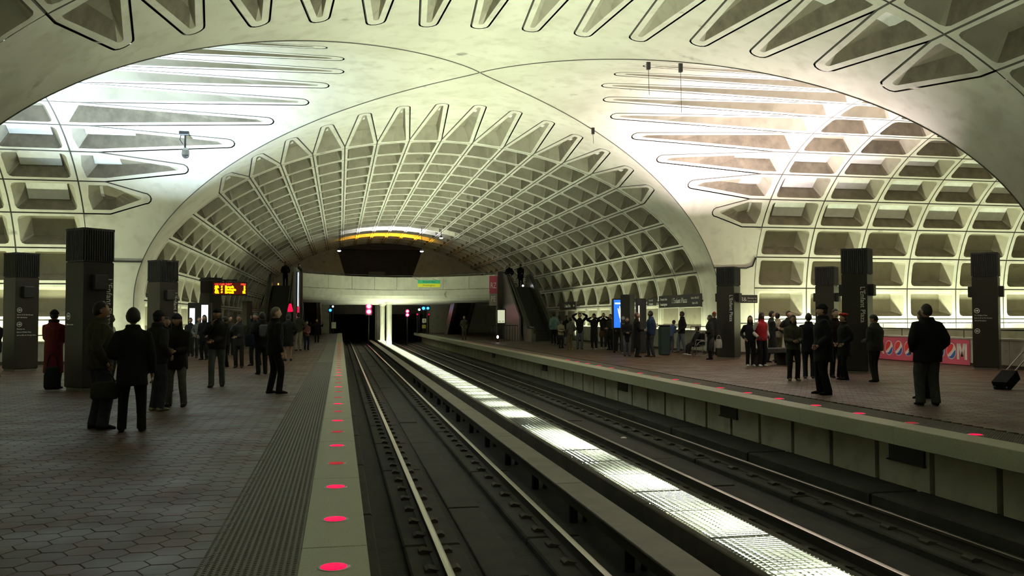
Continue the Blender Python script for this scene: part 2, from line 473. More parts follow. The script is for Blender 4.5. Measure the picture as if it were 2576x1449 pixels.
# dark joint pipes that run along the smooth piers
for sgx in (1, -1):
    for sgn in (1,):
        m = MB(); s = 8.36*PK
        pts = [mapT(s*sgn, sgx*(groinT(s)-.02), -.02), mapT(s*sgn, sgx*13.55, -.03), mapT(s*sgn-.1, sgx*13.85, -.03), mapT((s-.5)*sgn, sgx*13.97, -.03)]
        m.tube(pts, .035, 8); c = m.build('conduit', DMETAL, vault)

# ------------------------------------------------------------------ platforms, track pit
YE = YC+ROW0M+NROW*ROWM          # far end wall
Y0 = -8.0
XL, XR = .19, 7.77               # platform edges
PL, PR = -7.0, 15.75             # parapets
TILE = bpy.data.materials.new('hex_tile'); TILE.use_nodes = True
def tile_mat(m, procedural):
    nt = m.node_tree; b = nt.nodes['Principled BSDF']; b.inputs['Roughness'].default_value = .38
    b.inputs['Specular IOR Level'].default_value = .28
    g = nt.nodes.new('ShaderNodeNewGeometry')
    ramp = nt.nodes.new('ShaderNodeValToRGB'); ramp.color_ramp.interpolation = 'LINEAR'
    cr = ramp.color_ramp; cr.elements[0].position = 0; cr.elements[1].position = 1
    cr.elements[0].color = (0.0738, 0.0344, 0.0189, 1); cr.elements[1].color = (0.1000, 0.0443, 0.0221, 1)
    for p, c in ((.25, (0.0590, 0.0394, 0.0246)), (.5, (0.0943, 0.0369, 0.0180)), (.75, (0.0541, 0.0410, 0.0279))):
        e = cr.elements.new(p); e.color = (*c, 1)
    if procedural:
        vo = nt.nodes.new('ShaderNodeTexVoronoi'); vo.inputs['Scale'].default_value = 4.5; vo.inputs['Randomness'].default_value = .25
        vo.feature = 'F1'; nt.links.new(g.outputs['Position'], vo.inputs['Vector'])
        sep = nt.nodes.new('ShaderNodeSeparateColor'); nt.links.new(vo.outputs['Color'], sep.inputs[0]); src = sep.outputs[0]
    else:
        a = nt.nodes.new('ShaderNodeAttribute'); a.attribute_name = 'shade'; src = a.outputs['Fac']
    nt.links.new(src, ramp.inputs['Fac'])
    n = nt.nodes.new('ShaderNodeTexNoise'); n.inputs['Scale'].default_value = 1.2; n.inputs['Detail'].default_value = 5
    nt.links.new(g.outputs['Position'], n.inputs['Vector'])
    mx = nt.nodes.new('ShaderNodeMix'); mx.data_type = 'RGBA'; mx.blend_type = 'MULTIPLY'; mx.inputs['Factor'].default_value = .55
    nt.links.new(ramp.outputs['Color'], mx.inputs[6]); nt.links.new(n.outputs['Color'], mx.inputs[7])
    mr = nt.nodes.new('ShaderNodeMapRange'); mr.inputs[1].default_value = .3; mr.inputs[2].default_value = .7; mr.inputs[3].default_value = .42; mr.inputs[4].default_value = .62
    nt.links.new(n.outputs['Fac'], mr.inputs[0]); nt.links.new(mr.outputs[0], b.inputs['Roughness'])
    nt.links.new(mx.outputs[2], b.inputs['Base Color'])
tile_mat(TILE, False)
TILEP = bpy.data.materials.new('hex_tile_far'); TILEP.use_nodes = True; tile_mat(TILEP, True)
GROUT = mat('grout', (.05, .037, .027), .9)

def slab(name, boxes, label, m=TILEP):
    b = MB()
    for a, c in boxes: b.box(a, c)
    o = b.build(name, m); return tag(o, label, kind='structure')
ZT = -.03
floor_l = slab('floor', [((PL-.25, Y0, -1.4), (XL-1.05, 18, ZT)), ((-24, 18, -1.4), (XL-1.05, 32.3, ZT)), ((PL-.25, 32.3, -1.4), (XL-1.05, YE, ZT))],
               'dark hexagon-tiled platform on the departures board side', GROUT)
floor_r = slab('floor', [((XR+1.05, Y0, -1.4), (PR+.25, 17.7, ZT)), ((XR+1.05, 17.7, -1.4), (19.95, 35.2, ZT)), ((XR+1.05, 35.2, -1.4), (PR+.25, YE, ZT))],
               'reddish hexagon-tiled platform across the tracks', GROUT)
# hexagonal pavers: 300 nearest are parts, the rest one stuff mesh
HR = .128      # circumradius
def hexes(poly_test, y0, y1, x0, x1):
    dx = HR*1.5; dy = HR*math.sqrt(3); out = []
    i = 0; x = x0
    while x < x1:
        y = y0+(dy/2 if i % 2 else 0)
        while y < y1:
            if poly_test(x, y): out.append((x, y))
            y += dy
        x += dx; i += 1
    return out
def hex_pts(cx, cy, r, z): return [(cx+r*math.cos(PI/3*i), cy+r*math.sin(PI/3*i), z) for i in range(6)]
hb = MB(); hb.loft([hex_pts(0, 0, HR-.0028, ZT), hex_pts(0, 0, HR-.0028, -.004), hex_pts(0, 0, HR-.006, 0)])
HEXM = []
for i in range(8):
    me = hb.mesh('paver', TILE); at = me.attributes.new('shade', 'FLOAT', 'FACE')
    at.data.foreach_set('value', [(i+.5)/8]*len(me.polygons)); HEXM.append(me)
def pave(parent, cells, npart, zofs=0.):
    cells = sorted(cells, key=lambda p: p[0]**2+p[1]**2)
    for (x, y) in cells[:npart]:
        o = link('paver', HEXM[rnd.randrange(8)], parent, (x, y, rnd.uniform(-.0015, .001)))
    rest = cells[npart:]
    if rest:
        v = []; f = []; sh = []
        for (x, y) in rest:
            o = len(v); dz = rnd.uniform(-.0015, .001)
            v += hex_pts(x, y, HR-.0028, ZT)+hex_pts(x, y, HR-.0045, dz)
            f.append(tuple(o+6+i for i in range(6)))
            for i in range(6): f.append((o+i, o+(i+1) % 6, o+6+(i+1) % 6, o+6+i))
            s = rnd.random(); sh += [s]*7
        me = bpy.data.meshes.new('pavers'); me.from_pydata(v, [], f); me.materials.append(TILE)
        at = me.attributes.new('shade', 'FLOAT', 'FACE'); at.data.foreach_set('value', sh)
        o = link('pavers', me, parent); o['kind'] = 'stuff'
def vis(x, y):
    d = Vector((x, y, 0))-Vector((0, 0, 1.55)); w = d.dot(_f)
    if w < 1: return False
    return abs(d.dot(_r2)/w) < .64 and -.36 < d.dot(_u2)/w
pave(floor_l, [c for c in hexes(lambda x, y: x < XL-1.09+.0 and (x > PL or 18.1 < y < 32.2) and vis(x, y), 4.5, 62, -13, XL-1.05)], 300)
pave(floor_r, [c for c in hexes(lambda x, y: x > XR+1.12 and (x < PR or (17.8 < y < 35.1 and x < 19.8)) and vis(x, y), 8, 62, XR+1.08, 19.8)], 300)
fp = MB(); fp.box((PL, 62, ZT), (XL-1.05, YE, 0)); o = fp.build('pavers_beyond', TILEP, floor_l); o['kind'] = 'stuff'
fp = MB(); fp.box((XR+1.05, 62, ZT), (PR, YE, 0)); o = fp.build('pavers_beyond', TILEP, floor_r); o['kind'] = 'stuff'
# rubber warning strip with domes, and granite edge slabs
SLAB = 2.62
def edge(parent, xin, xout, sgn):
    # strip between the pavers and the granite
    a, b = sorted((xin, xin-sgn*.62)); g0, g1 = sorted((xin, xout))
    y = Y0
    s = MB(); s.box((a, Y0, ZT), (b, YE, -.002)); st = s.build('warning_strip', TACT, parent)
    dm = MB(); nx = 15
    for i in range(nx):
        for j in range(int((32-4)/.0413)):
            cx = a+.0206+i*.0413; cy = 4+j*.0413; r = .0135
            if not vis(cx, cy): continue
            dm.add([(cx-r, cy-r, -.002), (cx+r, cy-r, -.002), (cx+r, cy+r, -.002), (cx-r, cy+r, -.002),
                    (cx-r*.55, cy-r*.55, .0035), (cx+r*.55, cy-r*.55, .0035), (cx+r*.55, cy+r*.55, .0035), (cx-r*.55, cy+r*.55, .0035)],
                   [(4,5,6,7), (0,1,5,4), (1,2,6,5), (2,3,7,6), (3,0,4,7)])
    o = dm.build('dome_studs', TACT, parent); o['kind'] = 'stuff'
    sm = MB(); sm.box((g0, .004, -.26), (g1, SLAB-.004, 0), bev=.008); me = sm.mesh('granite_slab', GRAN)
    y = 3.55-SLAB*4
    while y < YE: link('granite_slab', me, parent, (0, y, 0)); y += SLAB
    # strip of backing under the edge
    sb = MB(); sb.box((min(xin, xin-sgn*1.05), Y0, -.26), (max(xin, xin-sgn*1.05), YE, ZT)); sb.build('edge_beam', CURB, parent)
edge(floor_l, -.25, XL, 1)
edge(floor_r, 8.22, XR, -1)
# between the strip and the pavers on both sides the tiles run up to the strip
# platform wall under the far granite edge: concrete panels with black joints and vents
wall_r = MB(); wall_r.box((8.58, Y0, -1.4), (8.8, YE, -.2)); wall_r = wall_r.build('wall_right', RUBBER)
tag(wall_r, 'panelled concrete wall under the edge of the far platform', kind='structure')
pm = MB(); pm.box((8.40, .05, -1.3), (8.60, 1.27, -.27), bev=.01); pme = pm.mesh('wall_panel', concrete_mat('edge_wall_concrete', (.46, .44, .33), (.40, .38, .28), (.28, .26, .19)))
y = 2.1; i = 0
while y < YE-1.4:
    link('wall_panel', pme, wall_r, (0, y, 0)); y += 1.335
vm = MB(); vm.box((8.37, -.42, -.62), (8.41, .42, -.30)); vm.box((8.34, -.44, -.64), (8.40, .44, -.62), 1); vm.box((8.34, -.44, -.30), (8.40, .44, -.28), 1)
vme = vm.mesh('vent_grille', [BLACK, CURB])
for y in (12.0, 18.2, 25.6, 36.0, 48.5): link('vent_grille', vme, wall_r, (0, y, 0))
wl = MB(); wl.box((-.35, Y0, -1.4), (-.2, YE, -.2)); wl = wl.build('wall_left', CURB); tag(wl, 'concrete wall under the near platform edge', kind='structure')
# trackbed
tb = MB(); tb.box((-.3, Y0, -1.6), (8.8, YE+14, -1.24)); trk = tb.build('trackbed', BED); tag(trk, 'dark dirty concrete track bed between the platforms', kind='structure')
pb = MB(); prng = random.Random(3)
for x in (1.09, 2.60, 5.47, 7.03):
    y = Y0
    while y < YE+10:
        L = prng.uniform(3.2, 6.5); pb.box((x-.34, y+.03, -1.26), (x+.34, min(y+L-.03, YE+10), -1.145), bev=.02); y += L
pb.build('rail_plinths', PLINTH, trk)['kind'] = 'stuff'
# raised drain slabs between the rails: lighter patches with seams
dr = MB()
for xc in (1.85, 6.25):
    y = Y0
    while y < YE:
        L = prng.uniform(2.2, 4.4); dr.box((xc-.30, y+.02, -1.25), (xc+.16, y+L-.02, -1.215+prng.uniform(0, .02)), bev=.01); y += L
dr.build('drain_slabs', PLINTH, trk)['kind'] = 'stuff'
sh = MB()
y = Y0
while y < YE:
    sh.box((7.60, y+.02, -1.25), (8.45, y+3.9, -1.0), bev=.02); y += 3.95
sh.build('bench_wall', PLINTH, trk)['kind'] = 'stuff'
wal = MB()
y = Y0
while y < YE:
    wal.box((-.15, y+.02, -1.25), (.42, y+3.9, -1.0), bev=.02); y += 3.95
wal.build('bench_wall', PLINTH, trk)['kind'] = 'stuff'
# rails
RAILS = ((1.09, 'steel running rail of the near track on the near platform side'), (2.60, 'steel running rail of the near track beside the cover board'),
         (5.47, 'steel running rail of the far track beside the light trough'), (7.03, 'steel running rail of the far track beside the panelled wall'))
fm = MB(); fm.loft([[(-.19, yy, 0), (.19, yy, 0), (.19, yy, .03), (.15, yy, .05), (.06, yy, .028), (-.06, yy, .028), (-.15, yy, .05), (-.19, yy, .03)] for yy in (-.09, .09)])
fme = fm.mesh('rail_clip', RAILSIDE)
for x, lab in RAILS:
    r = empty('running_rail', (x, 0, -1.145), label=lab, cat='rail', group='running rails')
    prof = [(-.07, 0), (.07, 0), (.07, .015), (.012, .035), (.012, .125), (.037, .135), (.037, .165), (-.037, .165), (-.037, .135), (-.012, .125), (-.012, .035), (-.07, .015)]
    b = MB(); b.loft([[(p[0], yy, p[1]) for p in prof] for yy in (Y0, YE+12)]); b.build('rail_web', RAILSIDE, r)
    b = MB(); b.loft([[(p[0], yy, p[1]) for p in [(-.037, .158), (.037, .158), (.036, .166), (.02, .1695), (-.02, .1695), (-.036, .166)]] for yy in (Y0, YE+12)])
    b.build('rail_head', STEEL, r)
    y = 4.2
    while y < 46: link('rail_clip', fme, r, (0, y, 0)); y += .76
# third rail with cover board
r = empty('third_rail', (3.15, 0, 0), label='third rail under a tan cover board beside the light trough', cat='third rail')
b = MB(); y = Y0
while y < YE:
    b.box((-.20, y+.01, -.775), (.20, y+4.99, -.745), bev=.006); b.box((.17, y+.01, -.92), (.20, y+4.99, -.775)); y += 5
b.build('cover_board', COVER, r)
b = MB(); b.box((-.06, Y0, -1.0), (.06, YE, -.87)); b.build('conductor_bar', RAILSIDE, r)
b = MB(); b.tube([(.16, 0, -1.24), (.19, 0, -.95), (.12, 0, -.80), (-.1, 0, -.785)], [.04, .03, .025, .02], 6); b.cyl((0, 0, -1.24), (0, 0, -1.0), .06, 8)
me = b.mesh('bracket', DMETAL); y = 4.6
while y < 40: link('bracket', me, r, (0, y, 0)); y += 2.4
# central light trough
ZG = -.69; TX0, TX1 = 3.71, 4.40
tr = empty('light_trough', (0, 0, 0), label='long concrete trough of white lamps under a metal grating between the tracks', cat='light trough')
b = MB(); y = Y0
TY1 = 91.8
while y < TY1:
    b.box((TX0-.10, y+.008, -1.24), (TX0-.01, y+3.64, ZG+.0), bev=.012); b.box((TX1+.01, y+.008, -1.24), (TX1+.10, y+3.64, ZG-.02), bev=.012); y += 3.65
b.build('trough_wall', mat('trough_brown', (0.0595, 0.0490, 0.0350), .85, noise=.4, nscale=2), tr)
b = MB(); y = Y0
while y < TY1: b.box((TX1+.10, y+.008, -1.24), (TX1+.72, y+5.2, -1.0), bev=.03); y += 5.21
b.build('trough_footing', CURB, tr)
b = MB(); b.box((TX0-.02, Y0, -1.2), (TX1+.02, TY1, -1.0)); b.build('reflector', CREAMP, tr)
LP = [mat('lamp_panel_%d' % i, (.3, .3, .28), .6, emit=(.89, 1., .72), es=e) for i, e in enumerate((.55, .9, 1.5, 84., 140.))]
gb = MB()
gl = 1.22
for i in range(17): gb.box((TX0, i*gl/17, ZG-.008), (TX1, i*gl/17+.006, ZG))
for i in range(9): gb.box((TX0+.03+i*(TX1-TX0-.06)/8-.003, 0, ZG-.03), (TX0+.03+i*(TX1-TX0-.06)/8+.003, gl-.01, ZG+.001))
gb.box((TX0, gl-.03, ZG-.012), (TX1, gl-.012, ZG+.002))
gme = gb.mesh('grating_panel', mat('grating_steel', (.06, .06, .055), .6, .3))
lpm = []
for i in range(5):
    b = MB(); b.box((TX0+.03, .01, -.98), (TX1-.03, gl/2-.01, -.93)); lpm.append(b.mesh('lamp_panel', LP[i]))
lr = random.Random(11); y = 2.44; n = 0
y = -7.3
seq = [3, 2, 4, 3, 1, 2, 4, 3, 1, 0, 4, 3, 2, 1, 4, 3, 2, 0, 4, 3]
while y < 90.4:
    link('grating_panel', gme, tr, (0, y, 0))['kind'] = 'stuff'
    for h in (0, 1):
        q = seq[n % len(seq)] if lr.random() < .7 else lr.choice((1, 2, 3, 0)); n += 1
        if h == 0: q0 = (4, 0, 3, 1, 4, 2, 0, 4, 3, 1, 0)[(n//2) % 11] if y > 2 else 3
        q = q0 if y < 24 else ((3, 4)[n//2 % 2] if n % 2 else 0)
        link('lamp_panel', lpm[q], tr, (0, y+h*gl/2, 0))
    y += gl
# round edge lamps
LENS_ON = mat('red_lens_lit', (.12, .0, .01), .6, emit=(1., .0, .062), es=1.1, spec=.1)
LENS_DIM = mat('red_lens_dim', (.25, .02, .03), .6, emit=(1., .01, .05), es=.28, spec=.1)
lb = MB(); n = 20
def disc(b, r0, r1, z0, z1, mi, n=20):
    b.loft([[(r0*math.cos(2*PI*i/n), r0*math.sin(2*PI*i/n), z0) for i in range(n)], [(r1*math.cos(2*PI*i/n), r1*math.sin(2*PI*i/n), z1) for i in range(n)]], mi)
rim = MB(); disc(rim, .105, .098, 0, .004, 0); RIM = rim.mesh('rim', METAL)
def lens(m):
    b = MB(); disc(b, .085, .08, .0035, .007, 0); disc(b, .08, .05, .007, .010, 0); return b.mesh('lens', m)
LON, LDIM = lens(LENS_ON), lens(LENS_DIM)
for side, (x, y, st) in (('near', (-.03, 5.67, 1.335)), ('far', (8.27, 10.37, 1.335))):
    i = 0
    while y < 60:
        if i < 16: lab = 'round red light flush in the %s platform edge, %snearest the camera' % (side, ORD[i])
        else: lab = 'small distant round red light in the %s platform edge' % side
        o = empty('edge_light', (x, y, 0.0), label=lab, cat='light', group='red lights in the %s platform edge' % side)
        link('rim', RIM, o)
        dim = (side == 'near' and i in (3, 5, 7, 9, 10, 12, 13)) or (side == 'far' and i in (1, 7, 9, 11)) or i > 16
        link('lens', LDIM if dim else LON, o); y += st; i += 1

# ------------------------------------------------------------------ parapets and railings
def parapet(name, a, b, h, th, m, label, cap=.03):
    """low wall from a to b (x,y), extruded to the left of its direction"""
    d = Vector((b[0]-a[0], b[1]-a[1], 0)); L = d.length; d.normalize(); nrm = Vector((-d.y, d.x, 0))
    r = empty(name, (a[0], a[1], 0), math.atan2(d.y, d.x)); tag(r, label, kind='structure')
    n = max(1, round(L/2.6)); pl = L/n
    w = MB(); w.box((.008, 0, .10), (pl-.008, th, h-.07), bev=.01); me = w.mesh('wall_panel', m)
    for i in range(n): link('wall_panel', me, r, (i*pl, 0, 0))
    w = MB(); w.box((0, .02, -.03), (L, th-.02, .11)); w.build('plinth', DARKW, r)
    w = MB(); w.box((0, -cap, h-.07), (L, th+cap, h), bev=.012); w.build('coping', m, r)
    return r
parapet('wall_parapet', (PR+.3, 17.4), (PR+.3, Y0), 1.0, .22, CWAL, 'parapet wall along the back of the far platform, camera end')
parapet('wall_parapet', (PR+.22, 35.4), (PR+.22, 58), 1.0, .22, CWAL, 'parapet wall along the back of the far platform, behind the row of people')
parapet('wall_parapet', (PL-.22, Y0), (PL-.22, 18), .9, -.0001+.22, CWAL, 'parapet wall along the back of the near platform, camera end')
parapet('wall_parapet', (PL, 32.3), (PL, 60), .9, .22, CWAL, 'parapet wall along the back of the near platform, far stretch')
parapet('wall_parapet', (-24, 32.3), (PL, 32.3), .78, .2, CWAL, 'low parapet behind the person in the dark red coat')
parapet('wall_parapet', (19.85, 33.5), (19.85, 18.3), .92, .22, CWAL, 'parapet wall that carries the soda banner')
parapet('wall_parapet', (PR+.22, 35.2), (36, 35.2), 1.08, .25, CWAL, 'parapet wall of the cross passage with a steel rail on top')
lo = MB(); lo.box((19.9, 18.3, -1.4), (36, 35.2, -.3)); tag(lo.build('floor', CWAL), 'sunken passage floor behind the soda banner', kind='structure')
lo = MB(); lo.box((-26, 32.3, -1.4), (-7.0, 37.2, -.35)); tag(lo.build('floor', CWAL), 'light well behind the low parapet', kind='structure')
def railing(a, b, z0, z1, label, sp=1.2, mid=False):
    A, B = Vector(a), Vector(b); L = (B-A).length
    r = empty('railing', (0, 0, 0), label=label, cat='railing')
    w = MB(); w.tube([A+Vector((0, 0, z1)), B+Vector((0, 0, z1))], .021, 8); w.build('handrail', DMETAL, r)
    if mid: w = MB(); w.tube([A+Vector((0, 0, mid)), B+Vector((0, 0, mid))], .015, 8); w.build('rail_bar', DMETAL, r)
    n = int(L/sp)
    pm = MB(); pm.cyl((0, 0, z0), (0, 0, z1), .014, 6); me = pm.mesh('post', DMETAL)
    for i in range(n+1): link('post', me, r, A+(B-A)*(i/max(n, 1)))
    return r
railing((16.2, 35.32, 0), (35.5, 35.32, 0), 1.07, 1.32, 'long steel handrail on the cross passage parapet', 1.4)
railing((19.74, 33.2, 0), (19.74, 20.4, 0), .91, 1.17, 'steel handrail on the wall above the soda banner', 1.45)
railing((-23, 32.4, 0), (-7.6, 32.4, 0), .77, .98, 'thin steel handrail behind the person in the dark red coat', 1.6)
railing((15.86, 38.4, 0), (15.86, 36.2, 0), .99, 1.17, 'short steel handrail behind the person with the stroller wheels', 1.0)

# ------------------------------------------------------------------ far end: bridge, mezzanine, end wall, tunnels
def bridge_y(x): return 72.0-6.0*((x-4.5)/7.2)**2
BX0, BX1 = -2.7, 11.7
ZTOP, ZSEAM, ZLIP, ZMEZ = 4.86, 3.82, 2.94, 3.86
BRC = concrete_mat('bridge_concrete', (.40, .385, .31), (.36, .345, .28), (.31, .30, .24))
br = empty('footbridge', (0, 0, 0)); tag(br, 'curved pale concrete footbridge across the tracks at the far end', kind='structure')
xs = np.linspace(BX0, BX1, 9)
for i in range(8):
    m = MB(); q = np.linspace(xs[i]+.012, xs[i+1]-.012, 4)
    sec = lambda x: [(x, bridge_y(x), ZSEAM+.03), (x, bridge_y(x)-.02, ZTOP), (x, bridge_y(x)+.2, ZTOP), (x, bridge_y(x)+.2, ZSEAM+.03)]
    m.loft([sec(x) for x in q]); m.build('parapet_panel', BRC, br)
m = MB(); q = np.linspace(BX0, BX1, 25)
m.loft([[(x, bridge_y(x)+.04, ZSEAM), (x, bridge_y(x)+.10, ZSEAM-.45), (x, bridge_y(x)+.28, ZLIP+.18), (x, bridge_y(x)+.6, ZLIP+.02), (x, bridge_y(x)+1.2, ZLIP-.03), (x, 78, ZLIP-.03), (x, 78, ZSEAM)] for x in q])
m.build('fascia', BRC, br)
m = MB(); m.box((BX0, 77.9, ZLIP), (BX1, YE, ZMEZ)); m.box((-5.15, 66.2, ZLIP), (BX0, YE, ZMEZ)); m.box((BX1, 66.2, ZLIP), (14.3, YE, ZMEZ))
m.build('mezzanine_deck', CWAL, br)
m = MB(); m.tube([(x, bridge_y(x)+.1, ZTOP+.14) for x in q], .03, 6); m.build('handrail', DMETAL, br)
pm = MB(); pm.cyl((0, 0, ZTOP-.02), (0, 0, ZTOP+.14), .015, 6); me = pm.mesh('post', DMETAL)
for x in np.linspace(BX0+.3, BX1-.3, 12): link('post', me, br, (x, bridge_y(x)+.1, 0))
for sx in (-6.9, 11.75):
    pass
for yy, lab in ((75.2, 'nearer round concrete column rising from the light trough under the footbridge'), (87.0, 'farther round concrete column rising from the light trough under the footbridge')):
    c = empty('column', (4.05, yy, 0)); tag(c, lab, kind='structure')
    m = MB(); m.cyl((0, 0, -.685), (0, 0, ZLIP+.05), .235, 20); m.build('shaft', BRC, c, smooth=False)
    m = MB(); disc(m, .235, .42, ZLIP-.22, ZLIP+.02, 0, 20); m.build('capital', BRC, c)
# end wall with two tunnel mouths and the dark upper recess
ew = empty('wall_end', (0, 0, 0)); tag(ew, 'concrete end wall with two tunnel mouths and a dark recess above', kind='structure')
sv = np.linspace(-SMAX, SMAX, 90); P = [mapM(s, ROW0M+NROW*ROWM-.02, .1) for s in sv]
def wall_poly(name, pts, m, th=.4):
    b = MB(); b.loft([[(x, YE, z) for x, z in pts], [(x, YE+th, z) for x, z in pts]]); return b.build(name, m, ew)
def vault_z(x):
    o = min(abs(x-XC)/AM, .9999); return ZS+BB*(1-o**NM)**(1/NM)
TR = ((-.35, 8.75), (.75, 7.35))       # upper and lower edges of the recess in x
zt, zb = 8.75, ZMEZ
left = [(XC-AM-.2, -1.4), (-1.1, -1.4), (-1.1, ZLIP), (.55, ZLIP), (.55, ZMEZ+1.9), (-.35, zt)]+[(x, vault_z(x)+.1) for x in np.linspace(-.35, XC-AM, 14)]
right = [(XC+AM+.2, -1.4)]+[(x, vault_z(x)+.1) for x in np.linspace(XC+AM, 8.5, 14)]+[(8.5, zt), (7.4, ZMEZ+1.9), (7.4, ZLIP), (9.0, ZLIP), (9.0, -1.4)]
wall_poly('wing_wall', left, CWAL); wall_poly('wing_wall', right, CWAL)
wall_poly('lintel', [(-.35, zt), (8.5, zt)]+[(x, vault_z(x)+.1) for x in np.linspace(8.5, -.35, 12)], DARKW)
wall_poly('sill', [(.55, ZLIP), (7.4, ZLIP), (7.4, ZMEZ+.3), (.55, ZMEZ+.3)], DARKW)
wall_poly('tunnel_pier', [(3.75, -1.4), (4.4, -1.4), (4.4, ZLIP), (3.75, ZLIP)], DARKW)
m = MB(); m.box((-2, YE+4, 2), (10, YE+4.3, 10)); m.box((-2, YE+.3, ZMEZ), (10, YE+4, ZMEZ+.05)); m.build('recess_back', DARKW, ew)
m = MB(); m.box((2.9, YE+.6, ZMEZ+.1), (4.6, YE+1.2, 6.5), bev=.03); m.build('dark_door', BLACK, ew)
m = MB()
for a, b in (((-1.5, YE+.2, -1.4), (-1.1, YE+16, 3.2)), ((9.0, YE+.2, -1.4), (9.4, YE+16, 3.2)), ((3.6, YE+.3, -1.4), (4.5, YE+16, 3.2)), ((-1.5, YE+.4, 3.0), (9.4, YE+16, 3.3)), ((-1.5, YE+16, -1.4), (9.4, YE+16.2, 3.3))):
    m.box(a, b)
m.build('tunnel_lining', DARKW, ew)['kind'] = 'stuff'
# signals and small lamps at the tunnel mouths
RED = mat('signal_red', (.5, .02, .1), .4, emit=(1., .06, .22), es=14)
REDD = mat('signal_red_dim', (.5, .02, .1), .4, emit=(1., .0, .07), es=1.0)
BLUE = mat('signal_blue', (.1, .3, .6), .4, emit=(.04, .30, 1.), es=2.2)
WHI = mat('lamp_white', (.8, .8, .8), .4, emit=(.95, .97, 1.), es=9)
def signal(x, y, zs, r, m, label, base=-.02):
    o = empty('signal', (x, y, 0), label=label, cat='signal')
    b = MB(); b.box((-r*1.5, .05, min(zs)-r*1.7), (r*1.5, .25, max(zs)+r*1.7), bev=.03); b.build('signal_head', BLACK, o)
    b = MB(); b.cyl((0, .15, base), (0, .15, min(zs)-r), .05, 8); b.build('mast', BLACK, o)
    for z in zs:
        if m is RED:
            b = MB(); b.tube([(0, .055, z), (0, .0, z), (0, -.012, z)], [r*1.5, r*1.45, r*1.1], 20); b.build('lens_glare', REDD, o)  # glowing ring added for the glare around the red lens
        b = MB(); b.tube([(0, .06, z), (0, -.02, z), (0, -.05, z)], [r, r, r*.5], 16); b.build('lens', m, o)
    return o
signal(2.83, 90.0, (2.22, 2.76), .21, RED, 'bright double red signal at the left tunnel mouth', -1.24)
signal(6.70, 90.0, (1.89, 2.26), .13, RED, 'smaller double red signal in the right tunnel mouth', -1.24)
signal(-.97, 90.0, (2.35,), .14, BLUE, 'blue lamp beside the left tunnel mouth')
signal(-.72, 90.9, (2.74,), .08, WHI, 'small white lamp above the blue lamp at the left tunnel', 0)
signal(8.33, 90.0, (2.56,), .16, BLUE, 'left one of two blue lamps beside the right tunnel mouth')
signal(8.74, 89.6, (2.56,), .14, BLUE, 'right one of two blue lamps beside the right tunnel mouth')
signal(7.86, 89.6, (2.42,), .10, WHI, 'small white lamp left of the two blue lamps')
signal(7.72, 90.2, (1.95,), .08, REDD, 'dim red lamp below the white lamp at the right tunnel')
signal(8.90, 90.4, (1.93,), .08, REDD, 'dim red lamp below the right blue lamp')
def small_sign(x, y, z, w, h, label, body, m=CREAMP, fg=None, size=.3):
    o = empty('sign', (x, y, 0), label=label, cat='sign')
    b = MB(); b.box((-w/2, 0, z-h/2), (w/2, .04, z+h/2), bev=.01); b.build('sign_plate', m, o)
    b = MB(); b.cyl((0, .06, 0), (0, .06, z+h/2-.05), .025, 6); b.build('sign_post', DMETAL, o)
    if body: text('lettering', body, size, (0, 0, z), (0, -1, 0), (1, 0, 0), fg or RUBBER, o)
    return o
small_sign(-.62, 89.0, .86, .44, .62, 'small pale sign at the end of the near platform', '')
small_sign(8.22, 88.0, 1.30, .40, .42, 'small pale square number sign at the end of the far platform', '8', size=.36)
o = small_sign(8.15, 87.6, .72, .36, .36, 'small round yellow sign below the pale number sign', '', mat('sign_yellow', (.45, .36, .04), .5))
# floodlights on the mezzanine that wash the vault white and amber
FL = mat('flood_white', (.8, .8, .8), .4, emit=(.85, .88, 1.), es=3)
FLA = mat('flood_amber', (.8, .5, .1), .4, emit=(1., .52, .03), es=3)
for y, mm_, c, pw, lab in ((77.0, FL, (.80, .84, 1.), 420, 'white floodlight row on the mezzanine deck'), (83.2, FLA, (1., .50, .02), 520, 'amber floodlight row on the mezzanine deck')):
    o = empty('floodlight', (4.5, y, ZMEZ), label=lab, cat='floodlight')
    b = MB(); b.box((-3.1, -.2, 0), (3.1, .2, .35), bev=.03); b.build('housing', BLACK, o)
    b = MB(); b.box((-3.0, -.15, .35), (3.0, .15, .37)); b.build('lamp', mm_, o)
    a = area('flood_lamp', (4.5, y, ZMEZ+.45), (4.5, y+.6, 9), 6.0, .3, pw, c, (1, 0, 0)); a.data.spread = math.radians(58)
for x, y, z, lab in ((-.11, 75, 7.2, 'left pendant lamp over the mezzanine'), (6.77, 75, 7.25, 'right lower pendant lamp over the mezzanine'), (8.43, 75, 8.42, 'upper right pendant lamp near the vault')):
    o = empty('pendant_lamp', (x, y, z), label=lab, cat='lamp')
    b = MB(); b.cyl((0, 0, .12), (0, 0, vault_z(x)-z+.05), .025, 6); b.build('stem', BLACK, o)
    b = MB(); b.tube([(0, 0, .16), (0, 0, .02), (0, 0, 0)], [.06, .15, .15], 12); b.build('lamp_shade', BLACK, o)
    b = MB(); b.ell((0, 0, -.02), (.15, .15, .07)); b.build('bulb', WHI, o)
    d = bpy.data.lights.new('pendant', 'POINT'); d.energy = 90; d.color = (.9, 1., .78); d.shadow_soft_size = .12; l = bpy.data.objects.new('pendant', d); COL.objects.link(l); l.location = (x, y, z-.25)
